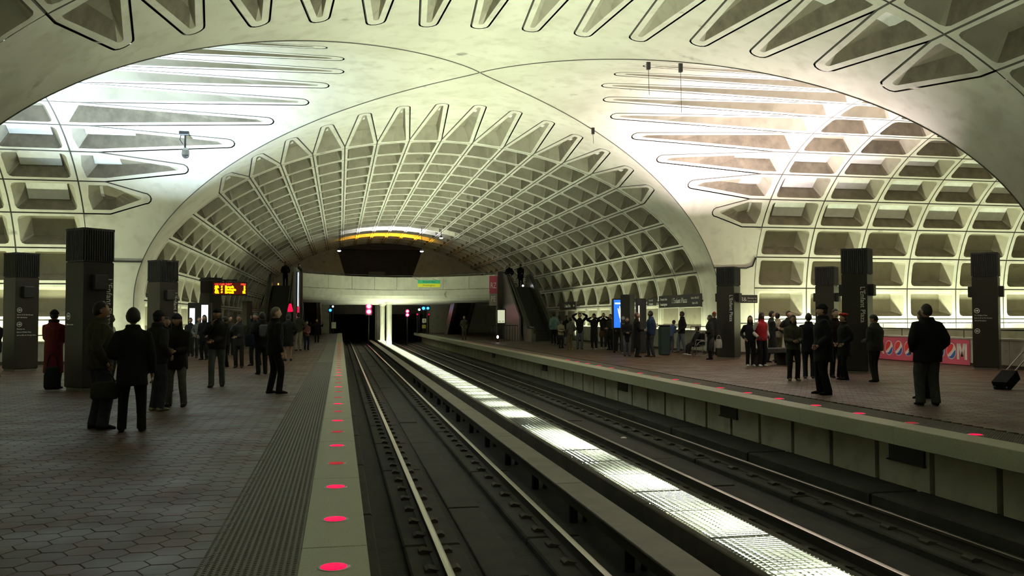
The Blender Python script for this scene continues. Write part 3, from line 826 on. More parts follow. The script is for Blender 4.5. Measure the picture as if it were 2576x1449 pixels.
# hanging line sign on the bridge
o = empty('line_sign', (6.6, 66.9, 4.15), label='green over yellow line sign hanging on the footbridge', cat='sign')
GRN = mat('sign_green', (.03, .24, .11), .5, emit=(.03, .35, .14), es=.35); YEL = mat('sign_lime', (.40, .40, .02), .5, emit=(.5, .5, .01), es=.35)
b = MB(); b.box((-.85, 0, .03), (.85, .1, .28), bev=.01); b.build('green_panel', GRN, o)
b = MB(); b.box((-.85, 0, -.24), (.85, .1, .02), bev=.01); b.build('yellow_panel', YEL, o)
b = MB(); b.cyl((-.7, .06, .25), (-.7, 4.5, .62), .02, 6); b.cyl((.7, .06, .25), (.7, 4.5, .62), .02, 6); b.build('bracket', DMETAL, o)['kind'] = 'stuff'
text('lettering', 'Branch Ave', .2, (0, 0, .155), (0, -1, 0), (1, 0, 0), RUBBER, o); text('lettering', 'Huntington', .2, (0, 0, -.11), (0, -1, 0), (1, 0, 0), RUBBER, o)
# red banner on the end of the bridge
PINK = mat('banner_rose', (.52, .075, .13), .6)
o = empty('wall_banner', (11.35, 65.75, 0), label='narrow upright rose banner on the right end of the footbridge', cat='banner')
b = MB(); b.box((-.30, 0, 3.40), (.30, .05, 4.75), bev=.008); b.build('banner_sheet', PINK, o)
b = MB(); b.box((-.30, .0, 2.5), (.30, .05, 3.39), bev=.008); b.build('lower_sheet', mat('banner_grey', (.33, .27, .25), .6), o)
text('lettering', 'RZ', .62, (0, 0, 4.0), (0, -1, 0), (1, 0, 0), WHITE, o, sx=.6); text('lettering', 'PE', .62, (0, 0, 2.98), (0, -1, 0), (1, 0, 0), WHITE, o, sx=.6)
b = MB(); b.box((11.68, 65.6, 0), (12.2, 66.4, ZTOP+.2), bev=.03); o = b.build('bridge_pier', DARKW); tag(o, 'dark pier at the right end of the footbridge', kind='structure')
b = MB(); b.box((-3.05, 65.6, 0), (-2.68, 66.4, ZTOP), bev=.03); o = b.build('bridge_pier', DARKW); tag(o, 'dark pier at the left end of the footbridge', kind='structure')
# escalators
def escalator(x, yb, label, width=1.15, rz=0., lamp=None):
    o = empty('escalator', (x, yb, 0), rz, label=label, cat='escalator')
    rise = ZMEZ; run = rise/math.tan(math.radians(30)); hw = width/2
    y1, y2 = 1.6, 1.6+run
    st = MB(); n = 20
    prof = [(0, .0), (y1, .02)]
    for i in range(n):
        prof += [(y1+run*i/n, rise*(i+1)/n), (y1+run*(i+1)/n, rise*(i+1)/n)]
    prof += [(y2+1.5, rise), (y2+1.5, rise-.5), (y2, rise-.5), (y1+.4, -.0)]
    st.loft([[(sx, p[0], p[1]) for p in prof] for sx in (-hw+.06, hw-.06)]); st.build('steps', RUBBER, o)
    for s in (-1, 1):
        b = MB(); xa, xb = sorted((s*hw, s*(hw+.28)))
        pts = [(.1, 0), (.1, .82), (y1-.2, .86), (y2+.1, rise+.86), (y2+1.5, rise+.86), (y2+1.5, rise-.75), (y2, rise-.75), (y1+1.0, 0)]
        b.loft([[(xx, p[0], p[1]) for p in pts] for xx in (xa, xb)]); b.build('balustrade', mat('escalator_side', (.16, .155, .13), .35, .7, noise=.4, nscale=2), o)
        b = MB(); xx = s*(hw+.1)
        b.tube([(xx, .02, .55), (xx, -.05, .75), (xx, .1, .93), (xx, y1-.2, .95), (xx, y2+.1, rise+.95), (xx, y2+1.5, rise+.95)], .045, 8); b.build('handrail', RUBBER, o)
    b = MB(); b.box((-hw, -.4, -.02), (hw, .15, .006)); b.build('comb_plate', METAL, o)
    if lamp:
        b = MB(); b.ell((hw*(.35 if x > 0 else -.45), y2+.3, rise+.12), (.07, .07, .07) if x > 0 else (.045, .045, .07)); b.build('indicator_lamp', lamp, o)
    return o
escalator(13.2, 56.2, 'dark escalator rising from the far platform to the footbridge', 1.35, lamp=WHI)
escalator(-4.05, 56.2, 'dark escalator rising from the near platform to the footbridge', 1.25, lamp=mat('lamp_amber', (.8, .3, .1), .4, emit=(1., .35, .05), es=3))
e3 = escalator(11.0, 86.5, 'dark escalator under the footbridge, facing the tunnels', 1.35, PI)
e4 = escalator(-2.6, 86.5, 'dark escalator behind the near platform escalator, facing the tunnels', 1.25, PI)
# steel panels and a neon reflection built as a glowing tube, beside the near escalator
b = MB(); b.box((-3.05, 60.0, 0), (-2.85, 65.6, ZTOP+.1), bev=.03); o = b.build('steel_screen', GLASS); tag(o, 'tall steel screen between the near escalator and the tracks', 'screen')
NEON = mat('neon_blue', (.4, .5, .8), .4, emit=(.55, .7, 1.), es=1.6); NEONR = mat('neon_red', (.3, .01, .03), .5, emit=(1., .0, .06), es=.9)
for xx, z0, z1, lab, mm_ in ((-2.75, 2.35, 4.6, 'upright bluish neon reflection on the steel screen', NEON),):
    o = empty('neon_reflection', (xx, 60.1, 0), label=lab, cat='reflection')
    b = MB(); b.cyl((0, 0, z0), (0, 0, z1), .035, 8); b.build('tube', mm_, o)
    b = MB(); b.cyl((0, 0, z0-.45), (0, 0, z0-.05), .05, 8); b.build('red_tip', NEONR, o)
    b = MB(); b.box((-.1, -.02, z0-.5), (.0, .06, z1+.05)); b.build('bracket', DMETAL, o)
o = empty('lantern', (-3.0, 55.6, 0), label='red cone lamp at the foot of the near steel screen', cat='lamp')
b = MB(); b.tube([(0, 0, 1.95), (0, 0, 2.1), (0, 0, 2.45)], [.16, .15, .06], 10); b.build('lamp_shade', NEONR, o)
b = MB(); b.cyl((0, .02, 0), (0, .02, 1.96), .03, 6); b.build('post', DMETAL, o)
# right: steel clad flank of the escalator, map case, barrier
b = MB(); b.loft([[(xx, 59.2, 0), (xx, 65.6, 0), (xx, 65.6, ZTOP+.1), (xx, 64.2, ZTOP-.2), (xx, 59.2, 1.6)] for xx in (12.02, 12.14)]); o = b.build('steel_screen', GLASS); tag(o, 'tall steel screen left of the far escalator', 'screen')
o = empty('map_case', (10.4, 57.2, 0), label='pale lit map case beside the far escalator', cat='map case')
b = MB(); b.box((-.30, 0, 1.15), (.30, .14, 2.16), bev=.02); b.build('case', DMETAL, o)
b = MB(); b.box((-.24, -.012, 1.24), (.24, .0, 2.08)); b.build('lit_map', mat('lit_map', (.6, .6, .5), .5, emit=(.75, .80, .55), es=.55), o)
b = MB(); b.box((-.2, -.016, 1.33), (-.03, -.012, 1.36)); b.build('map_strip', DMETAL, o); b = MB(); b.box((.05, -.016, 1.33), (.2, -.012, 1.36)); b.build('map_strip', DMETAL, o)
for sx in (-.22, .22):
    b = MB(); b.cyl((sx, .07, 0), (sx, .07, 1.16), .03, 8); b.build('leg', DMETAL, o)
railing((9.9, 58.6, 0), (11.8, 58.6, 0), 0, 1.05, 'steel barrier with upright bars beside the map case', .19)
o = empty('floor_lamp', (9.95, 56.0, 0), label='small glaring lamp low on the far platform by the barrier', cat='lamp')
b = MB(); b.cyl((0, 0, 0), (0, 0, .28), .03, 8); b.build('post', DMETAL, o); b = MB(); b.ell((0, 0, .34), (.07, .07, .1)); b.build('bulb', mat('lamp_pinkish', (.8, .7, .7), .4, emit=(1., .75, .8), es=6), o)

# ------------------------------------------------------------------ pylons
def pylon(x, y, label, H=3.5, w=.69, name_face=None, speaker=True, uplight=None, exits=None):
    o = empty('pylon', (x, y, 0), PI/4, label=label, cat='pylon')
    h = w/2; zc = H-.72 if H > 3 else H
    b = MB(); b.box((-h+.03, -h+.03, 0), (h-.03, h-.03, .08)); b.build('plinth', METAL, o)
    b = MB(); b.box((-h, -h, .06), (h, h, zc), bev=.02); b.build('shaft', BRONZE, o)
    if H > 3:
        b = MB(); b.box((-h+.02, -h+.02, zc), (h-.02, h-.02, H-.06)); b.build('louver_core', BLACK, o)
        b = MB()
        for i in range(13):
            t = -h+w*(i+.5)/13
            for s in (-1, 1):
                b.box((t-.012, s*h-.015, zc+.02), (t+.012, s*h+.015, H)); b.box((s*h-.015, t-.012, zc+.02), (s*h+.015, t+.012, H))
        b.build('louver_slats', BLACK, o)['kind'] = 'stuff'
        b = MB(); b.box((-h-.01, -h-.01, H-.05), (h+.01, h+.01, H-.0)) ; b.build('cap', BLACK, o)
    if speaker:
        for s in (-1, 1):
            b = MB(); b.box((-.15, min(s*h, s*(h+.13)), 2.17), (.15, max(s*h, s*(h+.13)), 2.5), bev=.015); b.build('speaker_box', BLACK, o)
    if name_face:
        n, r, off = name_face
        rr = Vector(r); c = Vector(n)*h+rr*off
        b = MB(); pw = .085
        # dark strip behind the letters
        text('lettering', "L'Enfant Plaza", .185, (c.x, c.y, 1.92), n, (0, 0, -1), WHITE, o)
    if exits:
        n, r, lines, z, circ = exits
        n_, r_ = Vector(n), Vector(r)
        for t, zz in lines:
            c = n_*h-r_*(h-.06); text('lettering', t, .05, (c.x, c.y, zz), n, r, WHITE, o, 'LEFT')
        for zz, ch in circ:
            c = n_*h-r_*(h-.13)
            m_ = MB(); k = 16; base = Vector((c.x, c.y, zz))
            ring = lambda rad: [base+n_*.003+r_*(rad*math.cos(2*PI*i/k))+Vector((0, 0, rad*math.sin(2*PI*i/k))) for i in range(k)]
            m_.loft([ring(.075), ring(.06)], cap=False); 
            d = 1 if ch == '>' else -1
            tip = base+n_*.003+r_*(.045*d)
            m_.add([tip, base+n_*.003-r_*(.0*d)+Vector((0, 0, .04)), base+n_*.003-r_*(.0*d)-Vector((0, 0, .04))], [(0, 1, 2)])
            m_.add([base+n_*.003+r_*(.0), base+n_*.003+Vector((0, 0, .012)), base+n_*.003-r_*(.045*d)+Vector((0, 0, .012)), base+n_*.003-r_*(.045*d)-Vector((0, 0, .012)), base+n_*.003-Vector((0, 0, .012))], [(0, 1, 2, 3, 4)])
            m_.build('arrow_mark', WHITE, o)['kind'] = 'stuff'
    if uplight:
        pw, c = uplight
        b = MB(); disc(b, .2, .2, H, H+.003, 0, 16); b.build('uplight', mat('uplight_%d' % int(c[2]*100), (.8, .8, .8), .4, emit=c, es=4), o)
        d = bpy.data.lights.new('uplight', 'AREA'); d.shape = 'DISK'; d.size = .45; d.energy = pw; d.color = c; d.spread = math.radians(122)
        l = bpy.data.objects.new('uplight', d); COL.objects.link(l); l.location = (x, y, H+.06); l.rotation_euler = (PI, 0, 0)
    return o
LF = ((0, -1, 0), (1, 0, 0)); RF = ((-1, 0, 0), (0, -1, 0))    # face seen most on the left / on the right platform
EX = [("Exit to D & 7th Streets", 1.66), ("SW 7th Street", 1.58), ("Elevator to", 1.24), ("Exit to L'Enfant Plaza", 1.15), ("and to Blue & Orange Lines", 1.06)]
COOL, ROSE = (.64, .83, 1.), (1., .84, .86)
pylon(-5.38, 20.71, "tall bronze pylon with the station name, standing beside the person in the dark red coat", name_face=(*LF, .24), exits=((-1, 0, 0), (0, -1, 0), [("Exit to street", 1.42)], 1.4, [(1.6, '<')]))
pylon(-9.35, 28.67, 'bronze pylon with two arrow signs at the left edge', exits=(*LF, EX, 1.4, [(1.8, '<'), (1.38, '>')]), uplight=(860, COOL))
pylon(-5.87, 31.45, 'bronze pylon with the station name behind the group of four', name_face=(*LF, .24), uplight=(640, COOL))
pylon(-6.1, 44.4, 'bronze pylon carrying the departures board', speaker=False)
pylon(-5.5, 55.3, 'low narrow bronze pylon beyond the departures board', H=2.6, w=.42, speaker=False)
pylon(14.65, 31.73, 'bronze pylon with the station name beside the line of waiting people', name_face=(*RF, .22), uplight=(760, ROSE))
pylon(14.41, 22.74, 'tall bronze pylon with the station name behind the person in the red beret', name_face=(*RF, .22), speaker=True, uplight=(430, ROSE))
pylon(19.15, 23.45, 'bronze pylon with arrow signs standing right of the soda banner', exits=(*RF, [("To L'Enfant Plaza", 1.62), ("Exit to D & 7th Streets", 1.54), ("7th & Maryland", 1.46)], 1.5, [(1.76, '>'), (1.15, '<')]), uplight=(430, ROSE))
pylon(18.3, 30.9, 'bronze pylon half hidden behind a nearer one', exits=(*RF, [("Exit to 9th & D", 1.5)], 1.5, [(1.66, '<')]), uplight=(620, ROSE))
pylon(12.4, 37.15, 'low bronze pylon beside the glowing blue advertisement', H=2.58, w=.46, speaker=False, exits=(*RF, [("To trains", 1.3)], 1.3, [(1.55, '>')]))
# lit advertisement beside the low pylon
o = empty('advertising_case', (12.25, 37.75, 0), label='glowing blue advertisement case with a white hand', cat='advertisement')
b = MB(); b.box((-.33, 0, 1.05), (.33, .2, 2.42), bev=.02); b.build('case', DMETAL, o)
b = MB(); b.box((-.29, -.01, 1.12), (.29, .0, 2.36)); b.build('blue_panel', mat('ad_blue', (.05, .15, .6), .5, emit=(.02, .16, .75), es=1.0), o)
adw = mat('ad_white', (.8, .8, .8), .5, emit=(.9, .92, 1.), es=1.5)
b = MB(); b.tube([(-.24, -.014, 2.2), (.24, -.014, 2.2)], .03, 8); b.build('lamp_band', adw, o)
b = MB()
for i, (x0, x1, z1) in enumerate(((-.02, -.10, 1.98), (.03, -.02, 2.08), (.08, .06, 2.1), (.13, .14, 2.05), (.17, .23, 1.88))):
    b.tube([(x0+.02, -.013, 1.55), ((x0+x1)/2, -.013, 1.8), (x1, -.013, z1)], [.026, .024, .015], 6, ry=[.003]*3)
b.tube([(.1, -.013, 1.62), (.1, -.013, 1.4), (.14, -.013, 1.14)], [.1, .1, .06], 10, ry=[.004]*3); b.build('hand_print', adw, o)['kind'] = 'stuff'
for sx in (-.25, .25):
    b = MB(); b.box((sx-.04, .04, 0), (sx+.04, .16, 1.06)); b.build('leg', DMETAL, o)
o = empty('map_case', (13.1, 37.3, 0), label='narrow upright case with a lit slot right of the low pylon', cat='map case')
b = MB(); b.box((-.18, 0, 0), (.22, .3, 2.42), bev=.02); b.build('case', BLACK, o)
b = MB(); b.box((-.15, -.01, 1.1), (-.10, .0, 2.1)); b.build('lit_slot', mat('lit_slot', (.7, .7, .6), .5, emit=(.85, .85, .65), es=.8), o)
o = empty('advertising_case', (-6.15, 41.3, 0), label='glowing white advertisement case behind the departures board pylon', cat='advertisement')
b = MB(); b.box((-.5, 0, 1.1), (.5, .2, 2.25), bev=.02); b.build('case', BLACK, o)
b = MB(); b.box((-.42, -.01, 1.2), (-.2, .0, 2.0)); b.build('lit_panel', adw, o); b = MB(); b.box((.08, -.01, 1.2), (.36, .0, 2.15)); b.build('lit_panel', adw, o)
for sx in (-.4, .4):
    b = MB(); b.box((sx-.05, .04, 0), (sx+.05, .16, 1.12)); b.build('leg', BLACK, o)
# departures board
o = empty('departures_board', (-5.0, 42.7, 2.62), label='electronic departures board with red and yellow lettering above the near platform', cat='display')
b = MB(); b.box((-.80, 0, 0), (.74, .22, .62), bev=.02); b.build('housing', BLACK, o)
b = MB(); b.box((-.76, -.008, .04), (.70, 0, .58)); b.build('screen', mat('led_ground', (.03, .002, .002), .4, emit=(.5, .0, .0), es=.09), o)
LR = mat('led_red', (.5, .02, .01), .5, emit=(1., .05, .02), es=3.2); LY = mat('led_yellow', (.6, .3, .02), .5, emit=(1., .36, .0), es=5)
text('lettering', 'LN CAR DEST', .125, (-.70, -.008, .505), (0, -1, 0), (1, 0, 0), LR, o, 'LEFT'); text('lettering', 'MIN', .125, (.68, -.008, .505), (0, -1, 0), (1, 0, 0), LR, o, 'RIGHT')
for i, (a, c, dd, mn) in enumerate((('GR', '6', 'Branch', '3'), ('YL', '6', 'Hntingtn', '8'), ('GR', '6', 'Branch', '12'))):
    z = .385-i*.125
    for s, x, al in ((a, -.70, 'LEFT'), (c, -.42, 'LEFT'), (dd, -.24, 'LEFT'), (mn, .66, 'RIGHT')):
        t = text('lettering', s, .135, (x, -.008, z), (0, -1, 0), (1, 0, 0), LY, o, al); t.data.offset = .011
b = MB(); b.box((-1.4, .06, .66), (.3, .16, .74)); b.build('arm', BLACK, o); b = MB(); b.box((-.3, .07, .6), (-.22, .15, .68)); b.build('hanger', BLACK, o); b = MB(); b.box((.2, .07, .6), (.28, .15, .68)); b.build('hanger', BLACK, o)
# wall signs on the far side
def wall_sign(y0, y1, z0, z1, label, lines):
    o = empty('station_sign', (16.22, (y0+y1)/2, (z0+z1)/2), label=label, cat='sign')
    b = MB(); b.box((0, -(y1-y0)/2, -(z1-z0)/2), (.08, (y1-y0)/2, (z1-z0)/2), bev=.01); b.build('sign_board', SIGNBG, o)
    for yy in (-(y1-y0)*.35, (y1-y0)*.35):
        b = MB(); b.box((.06, yy-.03, -.05), (.62, yy+.03, .03)); b.build('bracket', DMETAL, o)
    for s, yy, zz, sz in lines: text('lettering', s, sz, (0, yy, zz), (-1, 0, 0), (0, -1, 0), WHITE, o)
    return o
wall_sign(38.1, 43.5, 2.06, 2.68, "long station name sign on the vault wall right of the glowing advertisement", [("L'Enfant Plaza", -.1, 0.02, .36), ('Branch Ave', 2.0, .13, .2), ('Huntington', 2.0, -.13, .2), ('Exit to 9th & D', -2.05, .12, .15), ('Exit to 7th', -2.05, -.12, .15)])
wall_sign(60.0, 64.6, 2.15, 2.72, 'station name sign on the vault wall beside the far escalator', [("L'Enfant Plaza", 0, 0, .34), ('Exit', -1.8, 0, .2)])
wall_sign(44.1, 45.3, 2.2, 2.6, 'small dark exit sign on the vault wall, left of the long sign', [('Exit to 7th', 0, .08, .14), ('& Maryland', 0, -.1, .14)])
o = empty('directional_sign', (15.55, 31.85, 2.26), label='small dark sign with white pictograms on the right side of a pylon', cat='sign')
b = MB(); b.box((-.36, 0, -.13), (.36, .05, .13), bev=.008); b.build('sign_board', SIGNBG, o)
b = MB(); b.box((-.5, .01, .13), (.36, .04, .18)); b.build('arm', DMETAL, o)
text('lettering', '8&', .24, (-.22, 0, 0), (0, -1, 0), (1, 0, 0), WHITE, o); text('lettering', 'Elevator to', .085, (.13, 0, .055), (0, -1, 0), (1, 0, 0), WHITE, o); text('lettering', 'lower level', .085, (.13, 0, -.055), (0, -1, 0), (1, 0, 0), WHITE, o)
# soda banner on the wall across the tracks
o = empty('advertising_banner', (19.85, 0, 0), label='long rose advertising banner with round red, white and blue emblems as letters', cat='banner')
b = MB(); b.box((-.02, 25.06, .02), (-.002, 31.4, .845), bev=.004); b.build('banner_sheet', PINK, o)
def patch(name, pts, y, z, m, dx):
    """flat print on the banner; local u to the right as read (-Y), v up"""
    b = MB(); b.add([(-.02-dx, y-u*1.0, z+v) for u, v in pts], [tuple(range(len(pts)))]); q = b.build(name, m, o); return q
PW, PRD, PBL = mat('print_white', (.78, .76, .70), .6), mat('print_red', (.62, .03, .03), .6), mat('print_blue', (.03, .10, .42), .6)
def globe(y, z):
    rx, rz = .235, .27; N = 32
    circ = lambda k: [(rx*k*math.cos(2*PI*i/N), rz*k*math.sin(2*PI*i/N)) for i in range(N)]
    patch('emblem', circ(1.0), y, z, PW, .004)
    def arc(a0, a1, k=.9, n=14): return [(rx*k*math.cos(a0+(a1-a0)*i/n), rz*k*math.sin(a0+(a1-a0)*i/n)) for i in range(n+1)]
    up = arc(math.radians(58), math.radians(215))
    c0, c1 = up[-1], up[0]
    wave = [(c0[0]+(c1[0]-c0[0])*t+.03*math.sin(t*2*PI)*-1, c0[1]+(c1[1]-c0[1])*t-.05*math.sin(t*PI)) for t in (.15, .3, .45, .6, .75, .9)]
    patch('emblem_red', up+wave, y, z, PRD, .007)
    dn = arc(math.radians(228), math.radians(372))
    c0, c1 = dn[-1], dn[0]
    wave = [(c0[0]+(c1[0]-c0[0])*t, c0[1]+(c1[1]-c0[1])*t-.045*math.sin(t*PI)+.02*math.sin(2*PI*t)) for t in (.15, .3, .45, .6, .75, .9)]
    patch('emblem_blue', dn+wave, y, z, PBL, .007)
for i in range(7): globe(29.30-i*.562, .45)
text('lettering', 'R', .72, (-.022, 29.78, .45), (-1, 0, 0), (0, -1, 0), PW, o, sx=.8).data.offset = .01
def stroke(pts, y, z):
    q = patch('lettering', pts, y, z, PW, .004)
for pts in ([(-.24, -.26), (-.13, -.26), (-.13, .26), (-.24, .26)], [(.13, -.26), (.24, -.26), (.24, .26), (.13, .26)],
            [(-.17, .26), (-.06, .26), (.055, -.16), (-.055, -.16)], [(.17, .26), (.06, .26), (-.055, -.16), (.055, -.16)]):
    stroke(pts, 25.42, .45)
# dome camera hanging from the left vault
p = (-5.50, 33.3, 8.18)
o = empty('dome_camera', p, label='dark dome camera on a bracket under the left vault', cat='camera')
b = MB(); b.box((-.22, -.1, -.03), (.12, .1, .12), bev=.02); b.build('mount', BLACK, o)
b = MB(); b.tube([(-.02, 0, 0), (-.02, 0, -.45), (0, 0, -.55)], .035, 8); b.build('drop_pipe', BLACK, o)
b = MB(); b.tube([(0, 0, -.5), (0, 0, -.58), (0, 0, -.75)], [.08, .13, .14], 12); b.build('camera_housing', METAL, o)
b = MB(); b.ell((0, 0, -.75), (.13, .13, .13)); b.build('dome', mat('smoked_dome', (.03, .03, .03), .1, coat=.5), o)
b = MB(); b.tube([(-.16, 0, 0), (-.2, 0, -.2), (-.1, 0, -.35)], .015, 6); b.build('cable', BLACK, o)
for x, y, z, L, lab in ((8.95, 24.75, 9.12, .75, 'small dark hook with a hanging wire on the vault, left of a pair'), (9.9, 24.6, 9.05, 1.2, 'small dark bracket with a long hanging wire on the vault, right of a pair'), (9.38, 32.1, 8.72, .35, 'small dark fitting on the groin line at the far vault')):
    o = empty('ceiling_hook', (x, y, z), label=lab, cat='hook')
    b = MB(); b.box((-.05, -.05, -.2), (.05, .05, .12), bev=.015); b.build('hook_body', BLACK, o)
    b = MB(); b.cyl((0, 0, -.2), (.02, 0, -.2-L), .008, 5); b.build('wire', DMETAL, o)
# litter in the track bed
for x, y, lab in ((7.35, 10.9, 'crumpled white paper scrap on the far track bed'), (6.4, 19.5, 'pale paper scrap between the rails of the far track')):
    b = MB(); b.ell((0, 0, .03), (.08, .06, .035), 7, 5); q = b.build('paper_scrap', WHITE, None, (x, y, -1.235)); tag(q, lab, 'litter')
# tall bin beside the person in the blue jacket
o = empty('litter_bin', (13.35, 35.2, 0), label='dark green litter bin behind the person in the blue jacket', cat='bin')
b = MB(); b.box((-.19, -.19, 0), (.19, .19, 1.2), bev=.04); b.build('bin_body', mat('bin_green', (.012, .03, .03), .5), o)
b = MB(); b.box((-.2, -.2, 1.2), (.2, .2, 1.27), bev=.02); b.build('bin_lid', BLACK, o)

# ------------------------------------------------------------------ people
PENDING = []      # (object, modifiers to bake)
SKIN = {'pale': mat('skin_pale', (.42, .26, .19), .55), 'mid': mat('skin_mid', (.27, .15, .10), .55), 'dark': mat('skin_dark', (.07, .038, .026), .5)}
EYEW = mat('eye_white', (.6, .6, .58), .4); EYED = mat('eye_dark', (.02, .015, .012), .4); LIP = mat('lip', (.22, .08, .07), .5)
def cloth(col):
    return mat('cloth_%02x%02x%02x' % tuple(int(min(1, c)**.45*255) for c in col), col, .9, spec=.15, noise=.3, nscale=14)
def ik(a, c, l1, l2, hint):
    a = Vector(a); c = Vector(c); d = c-a; L = d.length; mx = (l1+l2)*.995
    if L > mx: c = a+d.normalized()*mx; d = c-a; L = mx
    t = d.normalized(); x = (l1*l1-l2*l2+L*L)/(2*L); hgt = math.sqrt(max(l1*l1-x*x, 0))
    hv = Vector(hint); hv = (hv-t*hv.dot(t)).normalized()
    return a+t*x+hv*hgt, c
POSES = {   # hand targets as fractions of height: right hand, left hand, and elbow hints
    'down': ((.135, .03, .475), (-.135, .03, .475)),
    'pocket': ((.118, .055, .545), (-.118, .055, .545)),
    'front': ((.03, .155, .60), (-.03, .155, .60)),
    'crossed': ((-.06, .115, .665), (.06, .13, .645)),
    'chin': ((.045, .13, .80), (.02, .15, .585)),
    'camera': ((.04, .135, .90), (-.04, .135, .90)),
    'headhands': ((.075, -.01, .985), (-.075, -.01, .985)),
    'phone': ((.07, .06, .915), (-.12, .05, .54)),
    'bag': ((.15, .03, .47), (-.10, .10, .60)),
    'onehip': ((.13, .02, .52), (-.135, .03, .475)),
    'arms_out': ((.25, .06, .80), (-.25, .06, .80)),
    'lap': ((.06, .20, .50), (-.06, .20, .50)),
}
def person(label, x, y, face, H, jacket, pants, pose='pocket', coat=.46, hair='short', haircol=(.012, .01, .009), hat=None, hatcol=(.01, .01, .01), skin='mid',
           shoe=(.012, .011, .01), bulk=1.0, stance=.055, stride=0., lean=0., look=0., nod=0., vox=.02, z=0., sit=False, skirt=None, stripe=None, sleeves=None,
           group=None, hood=False, legcol=None, pack=None, top=None, scarf=None, legw=1.0):
    r = empty('person', (x, y, z), math.radians(face), label=label, cat='person', group=group)
    h = H
    def S(p): return Vector((p[0]*h, p[1]*h, p[2]*h))
    dz = -.235 if sit else 0.
    def B(p):       # torso point with lean
        p = Vector(p); k = p.z-.50
        return Vector((p.x, p.y+lean*max(k, 0)+(-.02 if sit else 0), p.z+dz-abs(lean)*.25*max(k, 0)))
    hips = {s: B((s*.05, 0, .51)) for s in (1, -1)}
    if sit: ank = {s: Vector((s*.055, .27, .075)) for s in (1, -1)}
    else: ank = {s: Vector((s*stance, s*stride-.01, .042)) for s in (1, -1)}
    knee = {}
    for s in (1, -1): knee[s], ank[s] = ik(hips[s], ank[s], .245, .232, (s*.12, 1, .05))
    sho = {s: B((s*.103, -.002, .788)) for s in (1, -1)}
    hr, hl = POSES[pose]
    hand = {1: B(hr), -1: B(hl)}; elb = {}
    for s in (1, -1):
        hint = (s*.5, -.8, -.3) if pose not in ('headhands', 'camera', 'arms_out') else (s*1., .2, -.35)
        elb[s], hand[s] = ik(sho[s], hand[s], .172, .158, hint)
    neck = B((0, -.004, .845)); hc = B((0, .012, .93))
    # --- body: one skinned figure
    bv = [B((0, 0, .53)), B((0, 0, .62)), B((0, 0, .72)), B((0, 0, .80)), neck, B((0, .004, .885))]
    br_ = [.062, .058, .065, .05, .031, .03]; be = [(0, 1), (1, 2), (2, 3), (3, 4), (4, 5)]
    fing = MB()
    for s in (1, -1):
        o = len(bv); bv += [hips[s], knee[s], ank[s], ank[s]+Vector((0, .06, -.022))]; br_ += [.046, .031, .020, .016]
        be += [(0, o), (o, o+1), (o+1, o+2), (o+2, o+3)]
        o = len(bv); d = (hand[s]-elb[s]).normalized(); palm = hand[s]+d*.035
        bv += [sho[s], elb[s], hand[s], palm]; br_ += [.031, .022, .0145, .019]
        be += [(3, o), (o, o+1), (o+1, o+2), (o+2, o+3)]
        inn = Vector((-s, .2, 0)); sd = d.cross(inn).normalized()*(1 if s > 0 else -1)
        if sd.y < -.3: sd = -sd
        curl = (inn-d*inn.dot(d)).normalized()
        for i, (off, ln) in enumerate(((.014, .042), (.005, .048), (-.004, .045), (-.013, .036))):
            b0 = hand[s]+d*.040+sd*off
            p = [b0, b0+d*ln*.45+curl*.002, b0+d*ln*.8+curl*.010, b0+d*ln+curl*.022]
            fing.tube([q*h for q in p], [.0058*h, .0054*h, .005*h, .0036*h], 6)
        b0 = hand[s]+d*.018+sd*.012
        fing.tube([q*h for q in (b0, b0+sd*.014+d*.012, b0+sd*.017+d*.03+curl*.008, b0+sd*.014+d*.042+curl*.014)], [.0065*h, .0062*h, .0056*h, .004*h], 6)
    me = bpy.data.meshes.new('body'); me.from_pydata([v*h for v in bv], be, [])
    body = link('body', me, r); body.modifiers.new('skin', 'SKIN').use_smooth_shade = True
    if not me.skin_vertices:
        bm_ = bmesh.new(); bm_.from_mesh(me); bm_.verts.layers.skin.verify(); bm_.to_mesh(me); bm_.free()
    sv_ = me.skin_vertices[0].data
    for i, q in enumerate(br_): sv_[i].radius = (q*h*(.92 if i > 3 else 1.1), q*h*(.92 if i > 3 else .9))
    sv_[0].use_root = True
    ss = body.modifiers.new('sub', 'SUBSURF'); ss.levels = 1; ss.render_levels = 1
    # --- head with a face
    Rh = Matrix.Rotation(math.radians(look), 3, 'Z') @ Matrix.Rotation(math.radians(nod), 3, 'X')
    hm = MB()
    def head_pt(u, v):      # u around (0 = forward), v -1..1
        th = v*PI/2; c = math.cos(th); p = Vector((.046*c*math.sin(u), .056*c*math.cos(u), .066*math.sin(th)))
        f = math.cos(u)
        if p.z < -.01: k = min(1, (-.01-p.z)/.05); p.x *= 1-.34*k; p.y = p.y*(1-.10*k)+.008*k*(1 if f > 0 else -.9)
        if f > .8 and -.028 < p.z < .012: p.y += .013*(1-abs(math.sin(u))/.6)*max(0, 1-abs(p.z+.012)/.02)
        if f > .6 and .006 < p.z < .03 and .25 < abs(math.sin(u)) < .75: p.y -= .003
        if f > .7 and .026 < p.z < .04: p.y += .002
        return p
    N, M = 24, 15
    rings = [[head_pt(2*PI*i/N, -1+2*j/(M-1)*.999+.0005) for i in range(N)] for j in range(M)]
    hm.loft([[ (Rh @ p+hc)*h for p in rg] for rg in rings], 0)
